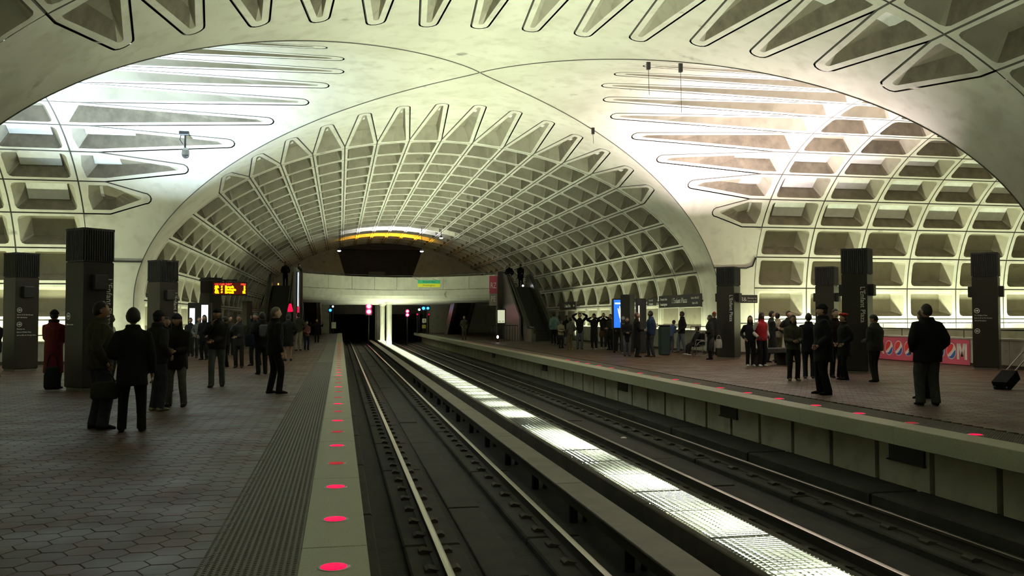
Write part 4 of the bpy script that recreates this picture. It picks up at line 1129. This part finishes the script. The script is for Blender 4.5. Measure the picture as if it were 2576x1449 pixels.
    for s in (1, -1):
        hm.ell((Rh @ Vector((s*.046, -.004, -.004))+hc)*h, (.007*h, .011*h, .017*h), 8, 6, 0)
        hm.ell((Rh @ Vector((s*.018, .0475, .006))+hc)*h, (.0075*h, .005*h, .0045*h), 8, 6, 1)
        hm.ell((Rh @ Vector((s*.018, .0522, .006))+hc)*h, (.0033*h, .002*h, .0035*h), 6, 4, 2)
    hm.ell((Rh @ Vector((0, .0525, -.033))+hc)*h, (.0145*h, .006*h, .004*h), 8, 6, 3)
    PENDING.append(('body', body, hm, fing, SKIN[skin]))
    # --- hair and hats
    hcol = mat('hair_%d' % int(sum(haircol)*1000), haircol, .6, spec=.3)
    def shell_(k, face_y, top, low, name, m, back=0., extra=None):
        b = MB(); N, M = 20, 12; vs = []; fs = []
        for j in range(M):
            for i in range(N):
                u = 2*PI*i/N; p = head_pt(u, -1+2*j/(M-1)*.998)
                wv = 1+.022*math.sin(7*u+j*2.1)+.018*math.sin(11*u-j*3.3) if name == 'hair' else 1
                p = Vector((p.x*k*wv, p.y*k*wv-.003, p.z*k*wv+.003))
                cu = math.cos(u)
                p.z = max(p.z, low+(.028*max(0, cu+.45) if name == 'hair' else .02*max(0, cu)))
                lim = top-(.0 if cu > .72 else .028*(.72-cu)/(.72-face_y+1e-6)) if face_y > -1 else top
                if cu > face_y and p.z < lim: p = p*.80; p.z = max(p.z, -.02)
                vs.append((Rh @ p+hc)*h)
        for j in range(M-1):
            for i in range(N): fs.append((j*N+i, j*N+(i+1) % N, (j+1)*N+(i+1) % N, (j+1)*N+i))
        fs.append(tuple(reversed(range(N)))); fs.append(tuple((M-1)*N+i for i in range(N)))
        b.add(vs, fs)
        if extra: extra(b)
        return b.build(name, m, r, smooth=True)
    def at(p): return (Rh @ Vector(p)+hc)*h
    if hair in ('short', 'long', 'bun', 'afro'):
        def ex(b):
            if hair == 'long':
                rg = [[at((.052*math.sin(a)*w, -.012-.048*math.cos(a)*d_, zz)) for a in np.linspace(-2.0, 2.0, 10)]+[at((.040*math.sin(a)*w, -.008-.03*math.cos(a)*d_, zz)) for a in np.linspace(2.0, -2.0, 10)] for zz, w, d_ in ((.03, .95, 1.0), (-.03, 1.08, 1.05), (-.09, 1.12, 1.0), (-.135, .95, .8))]
                b.loft(rg)
            if hair == 'bun': b.ell(at((0, -.06, .035)), (.026*h, .024*h, .024*h), 10, 7)
        k = 1.24 if hair == 'afro' else 1.10
        shell_(k, .18, .036, -.042 if hair != 'long' else -.05, 'hair', hcol, extra=ex)
    hatm = cloth(hatcol)
    if hat == 'beanie':
        def ex(b):
            n = 20; b.loft([[at((.0515*kk*math.sin(2*PI*i/n), .0625*kk*math.cos(2*PI*i/n)-.002, zz)) for i in range(n)] for zz, kk in ((.014, .98), (.014, 1.0), (.042, .99), (.042, .9))])
        shell_(1.16, -2, 0, .02, 'beanie', hatm, extra=ex)
    if hat == 'cap':
        def ex(b):
            b.loft([[at((-.035, .05, .03)), at((.035, .05, .03)), at((.035, .05, .036)), at((-.035, .05, .036))], [at((-.03, .098, .024)), at((.03, .098, .024)), at((.03, .098, .029)), at((-.03, .098, .029))]])
        shell_(1.13, -2, 0, .025, 'cap', hatm, extra=ex)
    if hat == 'beret':
        def ex(b): b.ell(at((.006, -.012, .052)), (.066*h, .072*h, .026*h), 16, 8); b.ell(at((.006, -.012, .08)), (.006*h, .006*h, .01*h), 6, 4)
        shell_(1.10, -2, 0, .03, 'beret', hatm, extra=ex)
    if hood: shell_(1.28, .55, .05, -.085, 'hood', cloth(jacket))
    # --- jacket or coat
    jm = cloth(jacket); b = MB(); n = 18
    prs = random.Random(hash(label) % 9973 if False else sum(map(ord, label)))
    def ring(zz, rx, ry, cy=0.):
        c = B((0, cy, zz)); q = []
        for i in range(n):
            a = 2*PI*i/n; w = 1+.035*math.sin(3*a+zz*40)+prs.uniform(-.015, .015)
            q.append((c+Vector((rx*bulk*math.cos(a)*w, ry*bulk*math.sin(a)*w, 0)))*h)
        return q
    zs_ = [(coat, .100+.05*max(0, .46-coat), .076+.05*max(0, .46-coat), 0)]
    if coat < .43: zs_.append(((coat+.5)/2, .104, .079, 0))
    if sit: zs_ = [(.485, .10, .085, .0)]
    zs_ += [(.53, .102, .079, 0), (.61, .098, .074, 0), (.69, .108, .078, .002), (.745, .114, .078, 0), (.785, .103, .070, -.002), (.812, .080, .058, -.006), (.832, .060, .050, -.006), (.850, .050, .046, -.002), (.868 if not scarf else .885, .047, .046, .0)]
    b.loft([ring(*q) for q in zs_])
    sl = MB() if sleeves else b
    for s in (1, -1):
        a0 = sho[s]+Vector((-s*.04, 0, .006)); wr = elb[s]+(hand[s]-elb[s])*.97
        pts = [a0, sho[s], sho[s]+(elb[s]-sho[s])*.4, elb[s]+(sho[s]-elb[s])*.15, elb[s]+(wr-elb[s])*.15, elb[s]+(wr-elb[s])*.6, wr]
        rr = [.034, .039, .040, .036, .035, .031, .026]
        sl.tube([p*h for p in pts], [q*h*bulk*prs.uniform(.96, 1.04) for q in rr], 10)
    if sleeves:
        q = sl.build('sleeves', cloth(sleeves), r, smooth=True); PENDING.append(('remesh', q, vox*1.1))
    if hood is False and bulk > 1.0:    # collar roll
        c = B((0, -.004, .862)); b.loft([[ (c+Vector((kk*math.cos(2*PI*i/14), kk*.95*math.sin(2*PI*i/14), dz_)))*h for i in range(14)] for kk, dz_ in ((.050, -.02), (.060, -.005), (.056, .012), (.046, .012))])
    q = b.build('coat' if coat < .42 else 'jacket', jm, r, smooth=True); PENDING.append(('remesh', q, vox))
    if stripe:
        b = MB(); b.loft([[p+Vector((0, 0, 0)) for p in ring(.665, .1095*1.03, .081*1.04)], [p for p in ring(.69, .1115*1.03, .082*1.04)]], cap=False); b.build('stripe', cloth(stripe), r, smooth=True)
    if scarf:
        c = B((0, .002, .86)); b = MB(); b.loft([[ (c+Vector((kk*math.cos(2*PI*i/14), kk*.95*math.sin(2*PI*i/14), dz_)))*h for i in range(14)] for kk, dz_ in ((.05, -.025), (.066, -.01), (.062, .016), (.045, .02))]); b.build('scarf', cloth(scarf), r, smooth=True)
    # --- trousers, skirt
    pm_ = cloth(pants); b = MB()
    if skirt is None or skirt < .3:
        c = B((0, -.004, .525)); b.ell(c*h, (.094*h, .070*h, .055*h), 14, 8)
        for s in (1, -1):
            kn, an = knee[s], ank[s]+Vector((0, .004, -.02))
            pts = [hips[s]+Vector((-s*.004, 0, .02)), hips[s]+(kn-hips[s])*.35, kn+(hips[s]-kn)*.12, kn+(an-kn)*.15, kn+(an-kn)*.6, an]
            b.tube([p*h for p in pts], [q*h*prs.uniform(.96, 1.05)*(1 if i_ == 0 else legw) for i_, q in enumerate((.060, .055, .044, .041, .038, .038))], 10)
        q = b.build('trousers', pm_, r, smooth=True); PENDING.append(('remesh', q, vox))
    if skirt is not None:
        b = MB(); b.loft([ring(skirt, .112/bulk, .088/bulk), ring(.45, .10/bulk, .078/bulk), ring(.55, .085/bulk, .066/bulk)]); b.build('skirt', cloth(legcol or pants), r, smooth=True)
    # --- shoes
    for s in (1, -1):
        a = ank[s]; b = MB()
        yaw_ = s*-.12
        def sp(xx, yy, zz): return (Vector((a.x+xx*math.cos(yaw_)-yy*math.sin(yaw_), a.y+xx*math.sin(yaw_)+yy*math.cos(yaw_), zz+a.z-.042)))*h
        for_ = [(-.032, .018, .030), (-.02, .024, .046), (.01, .025, .05), (.04, .026, .040), (.07, .028, .030), (.095, .022, .022), (.105, .010, .014)]
        b.loft([[sp(w*math.cos(t), yy, max(0, hh*.5+hh*.5*math.sin(t))) for t in [2*PI*i/12 for i in range(12)]] for yy, w, hh in for_])
        b.build('shoe', cloth(shoe), r, smooth=True)
    # --- backpack worn on the back
    if pack:
        b = MB(); c = B((0, -.105*bulk, .70))*h; b.box(c-Vector((.075*h, .045*h, .10*h)), c+Vector((.075*h, .03*h, .10*h)), bev=.03*h)
        q = b.build('backpack', cloth(pack), r, smooth=False)
    return r
NEAR = 'people waiting on the near platform'; FAR_ = 'people waiting on the far platform'
BLK, CHAR, OLIVE, NAVY, JEAN, LJEAN, GREY, KHAKI, BRN = (.010, .010, .011), (.02, .02, .021), (.035, .034, .022), (.010, .013, .028), (.028, .034, .048), (.075, .09, .115), (.05, .05, .048), (.11, .095, .045), (.045, .03, .02)
P = person
# near platform, front group
P('tall dark-haired person in an olive jacket and baggy jeans seen from the side', -3.33, 13.35, -62, 1.79, OLIVE, JEAN, 'onehip', .47, look=-15, skin='mid', bulk=1.32, legw=1.22, vox=.014, stride=.02, group=NEAR)
P('person in a black mid-length coat seen from behind, holding a dark handbag', -2.80, 12.95, 8, 1.68, BLK, (.009, .009, .010), 'bag', .375, hair='afro', bulk=1.16, vox=.014, stance=.075, group=NEAR)
P('person in a pale shirt glimpsed between the olive jacket and the black coat', -5.55, 23.2, -55, 1.66, (.42, .42, .38), CHAR, 'down', .47, skin='dark', vox=.02, group=NEAR)
P('person in a dark hooded jacket and jeans with pale trainers, facing the group', -3.02, 15.79, -40, 1.68, CHAR, JEAN, 'pocket', .47, hat='beanie', hatcol=CHAR, bulk=1.14, vox=.016, shoe=(.2, .2, .12), scarf=CHAR, group=NEAR)
P('person in a knit hat, dark thigh-length coat and grey trousers, facing the camera', -2.82, 16.43, 172, 1.63, (.014, .013, .012), (.085, .083, .075), 'front', .40, hair='long', haircol=(.03, .02, .012), hat='beanie', hatcol=(.03, .033, .045), bulk=1.12, vox=.016, stance=.08, group=NEAR)
P('person in a long dark red coat and black hat beside the tall pylon', -6.22, 21.15, -12, 1.74, (.085, .012, .014), BLK, 'front', .20, hair='short', hat='beanie', hatcol=BLK, bulk=1.12, vox=.018, scarf=BLK, group=NEAR)
P('person whose face shows between the two hats of the group of four', -3.62, 19.86, -165, 1.58, CHAR, CHAR, 'pocket', .45, hair='long', skin='mid', vox=.02, group=NEAR)
P('person in a beanie and jeans walking towards the camera, hand at chin', -2.74, 21.0, 178, 1.78, (.016, .016, .018), (.06, .072, .075), 'chin', .48, hat='beanie', hatcol=(.012, .012, .016), bulk=1.14, vox=.016, stride=.07, skin='mid', group=NEAR)
P('person in a charcoal coat with a hand at the mouth, behind the walking person', -3.12, 28.97, 175, 1.66, (.03, .03, .034), CHAR, 'chin', .40, hair='short', vox=.022, group=NEAR)
P('person in dark clothes leaning on the low narrow pylon side, right of the walking person', -2.72, 30.14, 150, 1.72, CHAR, BLK, 'phone', .45, hair='short', vox=.022, stride=.05, group=NEAR)
P('person with a bowed head half hidden by the walking person', -3.6, 29.5, 60, 1.61, BLK, BLK, 'pocket', .42, hair='short', nod=-18, vox=.022, group=NEAR)
P('grey-haired person in black looking across the tracks, near the platform edge', -1.32, 18.88, -65, 1.78, (.009, .009, .010), (.010, .010, .012), 'down', .44, haircol=(.10, .09, .07), look=-25, bulk=1.16, vox=.015, stance=.06, stride=.035, skin='pale', shoe=(.02, .02, .022), group=NEAR)
P('person with a grey backpack standing behind the grey-haired person', -2.12, 25.4, 20, 1.73, BLK, BLK, 'pocket', .42, hair='short', pack=(.06, .065, .08), bulk=1.15, vox=.02, group=NEAR)
P('person in a dark coat with bare calves, further along the platform edge', -1.85, 33.2, 10, 1.72, BLK, BLK, 'pocket', .34, hair='short', skirt=.31, vox=.022, group=NEAR)
P('person in an olive jacket and cream trousers under the red cone lamp', -1.95, 43.5, 15, 1.82, (.03, .032, .02), (.20, .185, .13), 'pocket', .50, hair='short', vox=.025, group=NEAR)
P('child in a rose jacket at the far end of the near platform', -1.62, 44.7, 200, 1.42, (.14, .05, .055), NAVY, 'front', .46, hair='short', vox=.024, group=NEAR)
P('person far off on the near platform with both elbows raised', -1.45, 57.7, 180, 1.50, BLK, BLK, 'arms_out', .46, hair='short', vox=.03, group=NEAR)
P('person in a pale grey jacket in the crowd below the departures board', -5.45, 36.6, 190, 1.62, (.12, .125, .12), CHAR, 'pocket', .46, hair='short', vox=.025, group=NEAR)
P('person in black in the crowd just left of the departures board pylon', -5.0, 34.8, 160, 1.68, BLK, BLK, 'pocket', .40, hair='long', vox=.025, group=NEAR)
P('short dark-haired person in the crowd behind the knit hat', -6.0, 38.0, 170, 1.58, CHAR, CHAR, 'pocket', .44, hair='short', vox=.025, group=NEAR)
P('person in a brown coat in the crowd, right of the departures board pylon', -4.55, 38.9, 200, 1.66, BRN, BLK, 'pocket', .42, hair='short', skin='pale', vox=.025, group=NEAR)
P('person in black cut off by the left edge of the view', -8.95, 25.6, 150, 1.62, BLK, BLK, 'front', .40, hair='short', vox=.022, group=NEAR)
# mezzanine
P('person in black standing at the head of the near escalator', -3.95, 66.6, 180, 1.84, BLK, BLK, 'pocket', .44, hair='short', vox=.03, z=ZMEZ, group='people on the footbridge')
P('person leaning on the left end of the footbridge', -3.02, 66.7, 200, 1.72, CHAR, NAVY, 'front', .46, hair='short', vox=.03, z=ZMEZ, lean=.12, group='people on the footbridge')
P('person at the head of the far escalator, left of the pair', 12.75, 66.6, 170, 1.84, BLK, BLK, 'pocket', .44, hair='short', vox=.03, z=ZMEZ, group='people on the footbridge')
P('person with a large coat at the head of the far escalator, right of the pair', 13.6, 66.5, 190, 1.84, BLK, BLK, 'front', .40, hair='afro', bulk=1.35, vox=.03, z=ZMEZ, group='people on the footbridge')
# far platform
P('person in a pale teal jacket seen from behind at the foot of the far escalator', 12.2, 50.0, 15, 1.86, (.13, .22, .21), BLK, 'pocket', .47, hair='short', bulk=1.2, vox=.025, shoe=(.25, .25, .25), group=FAR_)
P('person in dark green half hidden behind the pale teal jacket', 12.75, 50.9, 40, 1.70, (.02, .03, .028), CHAR, 'pocket', .46, hair='short', vox=.025, group=FAR_)
P('child in a cream jacket with a dark stripe', 11.16, 44.2, 200, 1.44, (.27, .25, .16), CHAR, 'front', .46, hair='short', skin='dark', vox=.02, stripe=(.04, .04, .05), bulk=1.12, group=FAR_)
P('person in a grey-green parka and khaki trousers', 11.05, 41.9, 25, 1.58, (.075, .075, .062), KHAKI, 'pocket', .46, hair='short', vox=.02, shoe=(.25, .25, .10), bulk=1.12, group=FAR_)
P('person in black glimpsed behind the grey-green parka', 12.6, 48.6, 190, 1.70, BLK, BLK, 'pocket', .46, hair='short', skin='dark', vox=.025, group=FAR_)
P('person in a black jacket and jeans with both hands on the head', 11.75, 42.7, 170, 1.80, BLK, LJEAN, 'headhands', .44, hair='short', skin='mid', vox=.02, group=FAR_)
P('person in a long black coat, first of the dark trio by the blue advertisement', 12.38, 42.3, 150, 1.76, BLK, BLK, 'camera', .22, hair='afro', vox=.022, shoe=(.3, .3, .3), group=FAR_)
P('person in a dark coat with raised hands, second of the dark trio', 13.2, 43.4, 165, 1.80, (.012, .013, .016), (.02, .02, .024), 'camera', .42, hair='short', vox=.022, shoe=(.3, .3, .3), group=FAR_)
P('short-haired person in dark olive, third of the dark trio', 12.95, 41.4, 120, 1.74, (.018, .018, .013), BLK, 'front', .40, hair='short', vox=.022, group=FAR_)
P('person in a blue beanie and dark jacket before the blue advertisement', 12.88, 39.9, 170, 1.86, (.016, .016, .014), (.017, .017, .015), 'pocket', .47, hat='beanie', hatcol=(.012, .03, .09), bulk=1.2, vox=.02, group=FAR_)
P('person in black with pale jeans leaning by the low pylon', 11.45, 34.4, 170, 1.58, BLK, (.10, .105, .13), 'front', .36, hair='long', vox=.02, group=FAR_)
P('person with long reddish hair and a long black coat, looking up', 11.6, 33.6, -100, 1.77, (.010, .009, .009), BLK, 'front', .20, hair='long', haircol=(.06, .02, .012), nod=14, skin='pale', vox=.018, group=FAR_)
P('person in a blue jacket and jeans facing left', 12.24, 33.75, 95, 1.84, (.022, .04, .085), (.04, .046, .06), 'down', .46, hair='short', skin='dark', bulk=1.15, vox=.018, shoe=(.09, .05, .03), stride=.03, group=FAR_)
P('child in a blue and white jacket bending forward by the parapet', 14.95, 38.6, -60, 1.50, (.05, .085, .17), (.08, .085, .10), 'front', .46, hat='beanie', hatcol=(.02, .025, .04), lean=.35, nod=-15, vox=.018, shoe=(.35, .35, .35), group=FAR_)
P('person in a black jacket and pale jeans leaning back on the parapet', 15.2, 37.9, 80, 1.86, BLK, (.085, .10, .125), 'pocket', .45, hair='short', skin='dark', vox=.018, stride=.08, lean=-.06, shoe=(.16, .11, .06), bulk=1.1, group=FAR_)
P('person in a dark patterned coat, grey skirt and boots with a white carrier bag', 13.6, 31.05, 60, 1.66, (.022, .024, .02), (.012, .012, .012), 'bag', .50, hair='long', skirt=.20, legcol=(.06, .062, .07), vox=.018, bulk=1.1, group=FAR_)
P('person in a red cap half hidden behind the pylon', 15.15, 34.2, 170, 1.80, CHAR, CHAR, 'pocket', .44, hat='cap', hatcol=(.20, .025, .015), skin='mid', vox=.02, group=FAR_)
P('person with long black hair in a black jacket and white trainers', 12.97, 26.5, 165, 1.62, (.012, .011, .016), BLK, 'pocket', .48, hair='long', skin='mid', vox=.016, shoe=(.4, .4, .4), top=(.2, .2, .2), group=FAR_)
P('person in a red vest with white sleeves and a dark hood', 13.31, 26.4, 190, 1.73, (.35, .02, .03), (.012, .012, .013), 'pocket', .475, hair='long', skin='dark', sleeves=(.5, .49, .45), vox=.016, shoe=(.45, .45, .45), bulk=1.1, group=FAR_)
P('person in a dark jacket striding behind the red vest', 14.7, 28.4, -110, 1.79, (.02, .022, .026), (.022, .022, .025), 'crossed', .46, hair='short', skin='pale', vox=.018, stride=.08, group=FAR_)
P('person with a hair bun in a cream hooded top seen from behind', 15.35, 29.2, 0, 1.73, (.36, .34, .27), (.24, .22, .17), 'front', .49, hair='bun', vox=.018, bulk=1.1, group=FAR_)
P('bare-headed person glimpsed above the olive hooded top', 15.5, 28.7, 190, 1.80, CHAR, CHAR, 'pocket', .45, hair='short', skin='pale', vox=.022, group=FAR_)
P('person with long dark hair in an olive hooded top and flared trousers', 11.03, 20.2, 165, 1.62, (.05, .05, .038), (.016, .016, .017), 'front', .47, hair='long', skin='mid', vox=.015, stance=.06, bulk=1.08, shoe=(.09, .085, .02), group=FAR_)
P('person in a navy coat with turned head, left of the large black coat', 11.85, 20.9, -30, 1.67, (.013, .013, .024), (.022, .024, .035), 'pocket', .40, hair='short', vox=.016, shoe=(.12, .12, .13), bulk=1.1, group=FAR_)
P('large person in a black coat and black beanie near the far platform edge, facing left', 9.65, 16.45, 62, 1.83, (.008, .008, .010), (.009, .009, .010), 'pocket', .36, hat='beanie', hatcol=BLK, skin='mid', bulk=1.36, legw=1.15, vox=.015, stride=.04, group=FAR_)
P('person with short hair facing the camera, left of the red beret', 12.66, 21.0, 175, 1.78, (.022, .012, .014), BLK, 'pocket', .45, hair='short', skin='pale', vox=.016, group=FAR_)
P('person in a red beret and black coat facing left', 12.42, 20.2, 80, 1.66, (.011, .011, .011), BLK, 'pocket', .36, hair='short', hat='beret', hatcol=(.30, .02, .015), skin='pale', vox=.016, bulk=1.15, group=FAR_)
P('person in a grey puffy jacket with a bowed head, seen from behind', 12.75, 19.4, 20, 1.63, (.035, .036, .032), (.02, .021, .02), 'front', .46, hair='short', nod=-30, look=20, bulk=1.38, vox=.016, stride=.03, group=FAR_)
P('large person in a navy jacket and grey trousers seen from behind before the rose banner', 10.22, 13.99, -14, 1.79, (.008, .008, .011), (.045, .047, .05), 'pocket', .43, hair='short', look=20, legw=1.25, bulk=1.36, vox=.014, stance=.075, group=FAR_)
P('person almost hidden behind the large navy jacket', 10.98, 15.15, 10, 1.70, BLK, BLK, 'pocket', .44, hair='bun', vox=.016, group=FAR_)
P('pale-clad person under the footbridge on the far platform', 8.75, 63.0, 180, 1.72, (.06, .055, .04), (.08, .078, .06), 'pocket', .46, hair='long', vox=.03, group=FAR_)
# seated person, wheelchair
P('person seated in a wheelchair, dark coat and dark hair', 14.3, 34.0, 95, 1.58, BLK, (.014, .014, .015), 'lap', .46, hair='afro', sit=True, vox=.018, shoe=(.4, .4, .4), group=FAR_)
wc = empty('wheelchair', (14.3, 34.0, 0), math.radians(95), label='wheelchair with spoked wheels and white footrests beside the pylon', cat='wheelchair')
b = MB(); b.box((-.22, -.2, .42), (.22, .22, .455), bev=.01); b.build('seat', RUBBER, wc)
b = MB(); b.box((-.22, -.25, .45), (.22, -.215, .92), bev=.01); b.build('backrest', RUBBER, wc)
for s in (-1, 1):
    b = MB(); k = 24
    b.tube([(s*.27, -.12+.30*math.cos(2*PI*i/k), .31+.30*math.sin(2*PI*i/k)) for i in range(k+1)], .014, 6); w = b.build('wheel', METAL, wc)
    b = MB()
    for i in range(8): b.cyl((s*.27, -.12, .31), (s*.27, -.12+.29*math.cos(PI*i/4), .31+.29*math.sin(PI*i/4)), .004, 4)
    b.build('spokes', METAL, w)['kind'] = 'stuff'
    b = MB(); b.tube([(s*.24, -.235, .42), (s*.24, -.235, .95), (s*.24, -.34, .97)], .013, 6); b.build('push_handle', METAL, wc)
    b = MB(); b.tube([(s*.24, -.2, .64), (s*.24, .16, .66), (s*.24, .2, .44), (s*.2, .38, .12)], .012, 6); b.build('side_frame', METAL, wc)
    b = MB(); b.box((s*.11-.07, .36, .05), (s*.11+.07, .52, .075), bev=.008); b.build('footrest', WHITE, wc)
    b = MB(); b.tube([(s*.22, .25+.07*math.cos(2*PI*i/12), .08+.07*math.sin(2*PI*i/12)) for i in range(13)], .012, 6); b.build('caster', RUBBER, wc)
# bags
def bag(name, label, loc, w, d, h, col, strap, cat='bag', rz=0., tilt=0.):
    o = empty(name, loc, math.radians(rz), label=label, cat=cat)
    b = MB(); ring = lambda k, zz: [(w/2*k*math.cos(2*PI*i/16)*(abs(math.cos(2*PI*i/16))**-.35 if abs(math.cos(2*PI*i/16)) > .2 else 1), d/2*k*math.sin(2*PI*i/16), zz) for i in range(16)]
    b.loft([ring(.85, 0), ring(1.0, h*.12), ring(1.0, h*.6), ring(.85, h*.92), ring(.7, h)]); q = b.build('bag_body', cloth(col), o, smooth=True)
    if strap:
        b = MB(); n = 10
        b.tube([(w*.32*math.cos(PI*i/n), 0, h*.95+strap*math.sin(PI*i/n)) for i in range(n+1)], .012, 6); b.build('strap', cloth(col), o)
    return o
bag('handbag', 'dark handbag hanging from the hand of the person in the black coat', (-3.17, 13.02, .44), .36, .14, .24, (.028, .028, .024), .14, rz=10)
bag('tote_bag', 'black bag held low beside the person in the dark red coat', (-6.02, 20.42, .04), .34, .2, .48, BLK, .3)
bag('carrier_bag', 'white plastic carrier bag hanging beside the grey skirt', (13.86, 30.9, .42), .26, .14, .34, (.30, .29, .28), .16)
bag('carrier_bag', 'pale plastic bag beside the child in the cream jacket', (11.4, 43.9, .22), .3, .16, .36, (.12, .12, .12), .16)
bag('shoulder_bag', 'brown shoulder bag hanging by the dark trio', (12.68, 41.95, .62), .3, .12, .3, (.06, .03, .015), .5)
bag('folder', 'dark satchel with pale papers by the person with the backpack', (-2.42, 25.1, .78), .26, .12, .34, NAVY, .2)
P('person at the right edge of the view pulling a wheeled bag', 15.62, 17.25, -95, 1.72, BRN, CHAR, 'down', .44, hair='short', vox=.018, group=FAR_)
o = empty('wheeled_bag', (13.98, 16.75, 0), math.radians(18), label='black wheeled bag tilted on its wheels at the right edge', cat='bag')
def tl(p): q = Matrix.Rotation(math.radians(58), 3, 'Y') @ Vector(p); return q+Vector((0, 0, .06))
b = MB(); b.loft([[tl(p) for p in ((-.11, -.17, zz), (.11, -.17, zz), (.11, .17, zz), (-.11, .17, zz))] for zz in (.02, .48)]); b.build('bag_body', cloth(BLK), o)
b = MB(); b.tube([tl((-.08, -.1, .45)), tl((-.08, -.1, 1.22)), tl((-.08, .1, 1.22)), tl((-.08, .1, .45))], .012, 6); b.build('pull_handle', METAL, o)
for s in (-.14, .14):
    b = MB(); b.cyl((.06, s-.02, .05), (.06, s+.02, .05), .05, 12); b.build('wheel', RUBBER, o)
# dark railing/bench block between people on the far platform
o = empty('bench', (13.9, 26.9, 0), math.radians(8), label='dark granite bench behind the olive hooded top', cat='bench')
b = MB(); b.box((-.75, -.3, .40), (.75, .3, .56), bev=.02); b.build('bench_seat', cloth((.05, .05, .048)), o)
for s in (-.5, .5):
    b = MB(); b.box((s-.12, -.24, 0), (s+.12, .24, .41), bev=.01); b.build('bench_leg', cloth((.03, .03, .03)), o)

# ------------------------------------------------------------------ bake modifiers and lettering to plain meshes
for e in PENDING:
    if e[0] == 'remesh':
        mod = e[1].modifiers.new('r', 'REMESH'); mod.mode = 'VOXEL'; mod.voxel_size = e[2]; mod.use_smooth_shade = True
        sm = e[1].modifiers.new('s', 'SMOOTH'); sm.iterations = 2; sm.factor = .5
bpy.context.view_layer.update()
dg = bpy.context.evaluated_depsgraph_get()
new = []
for e in PENDING:
    o = e[1]; me = bpy.data.meshes.new_from_object(o.evaluated_get(dg), depsgraph=dg); new.append((e, o, me))
tnew = [(t, bpy.data.meshes.new_from_object(t.evaluated_get(dg), depsgraph=dg)) for t in TEXTS]
for e, o, me in new:
    mats = list(o.data.materials); o.modifiers.clear()
    if e[0] == 'body':
        _, _, hm, fing, sk = e
        n0 = len(me.vertices)
        mb = MB(); mb.v = [tuple(v.co) for v in me.vertices]; mb.f = [tuple(p.vertices) for p in me.polygons]; mb.m = [0]*len(mb.f)
        for q in (hm, fing):
            off = len(mb.v); mb.v += q.v; mb.f += [tuple(i+off for i in f) for f in q.f]; mb.m += q.m
        me2 = mb.mesh('body', [sk, EYEW, EYED, LIP], True); o.data = me2; bpy.data.meshes.remove(me)
    else:
        me.materials.clear()
        for m_ in mats: me.materials.append(m_)
        me.polygons.foreach_set('material_index', [0]*len(me.polygons)); me.polygons.foreach_set('use_smooth', [True]*len(me.polygons))
        o.data = me
for t, me in tnew:
    nm = t.name; par = t.parent; ml = t.matrix_local.copy(); m_ = t.data.materials[0]
    bpy.data.objects.remove(t)
    me.materials.clear(); me.materials.append(m_)
    o = bpy.data.objects.new('lettering', me); COL.objects.link(o); o.parent = par; o.matrix_local = ml; o['kind'] = 'stuff'
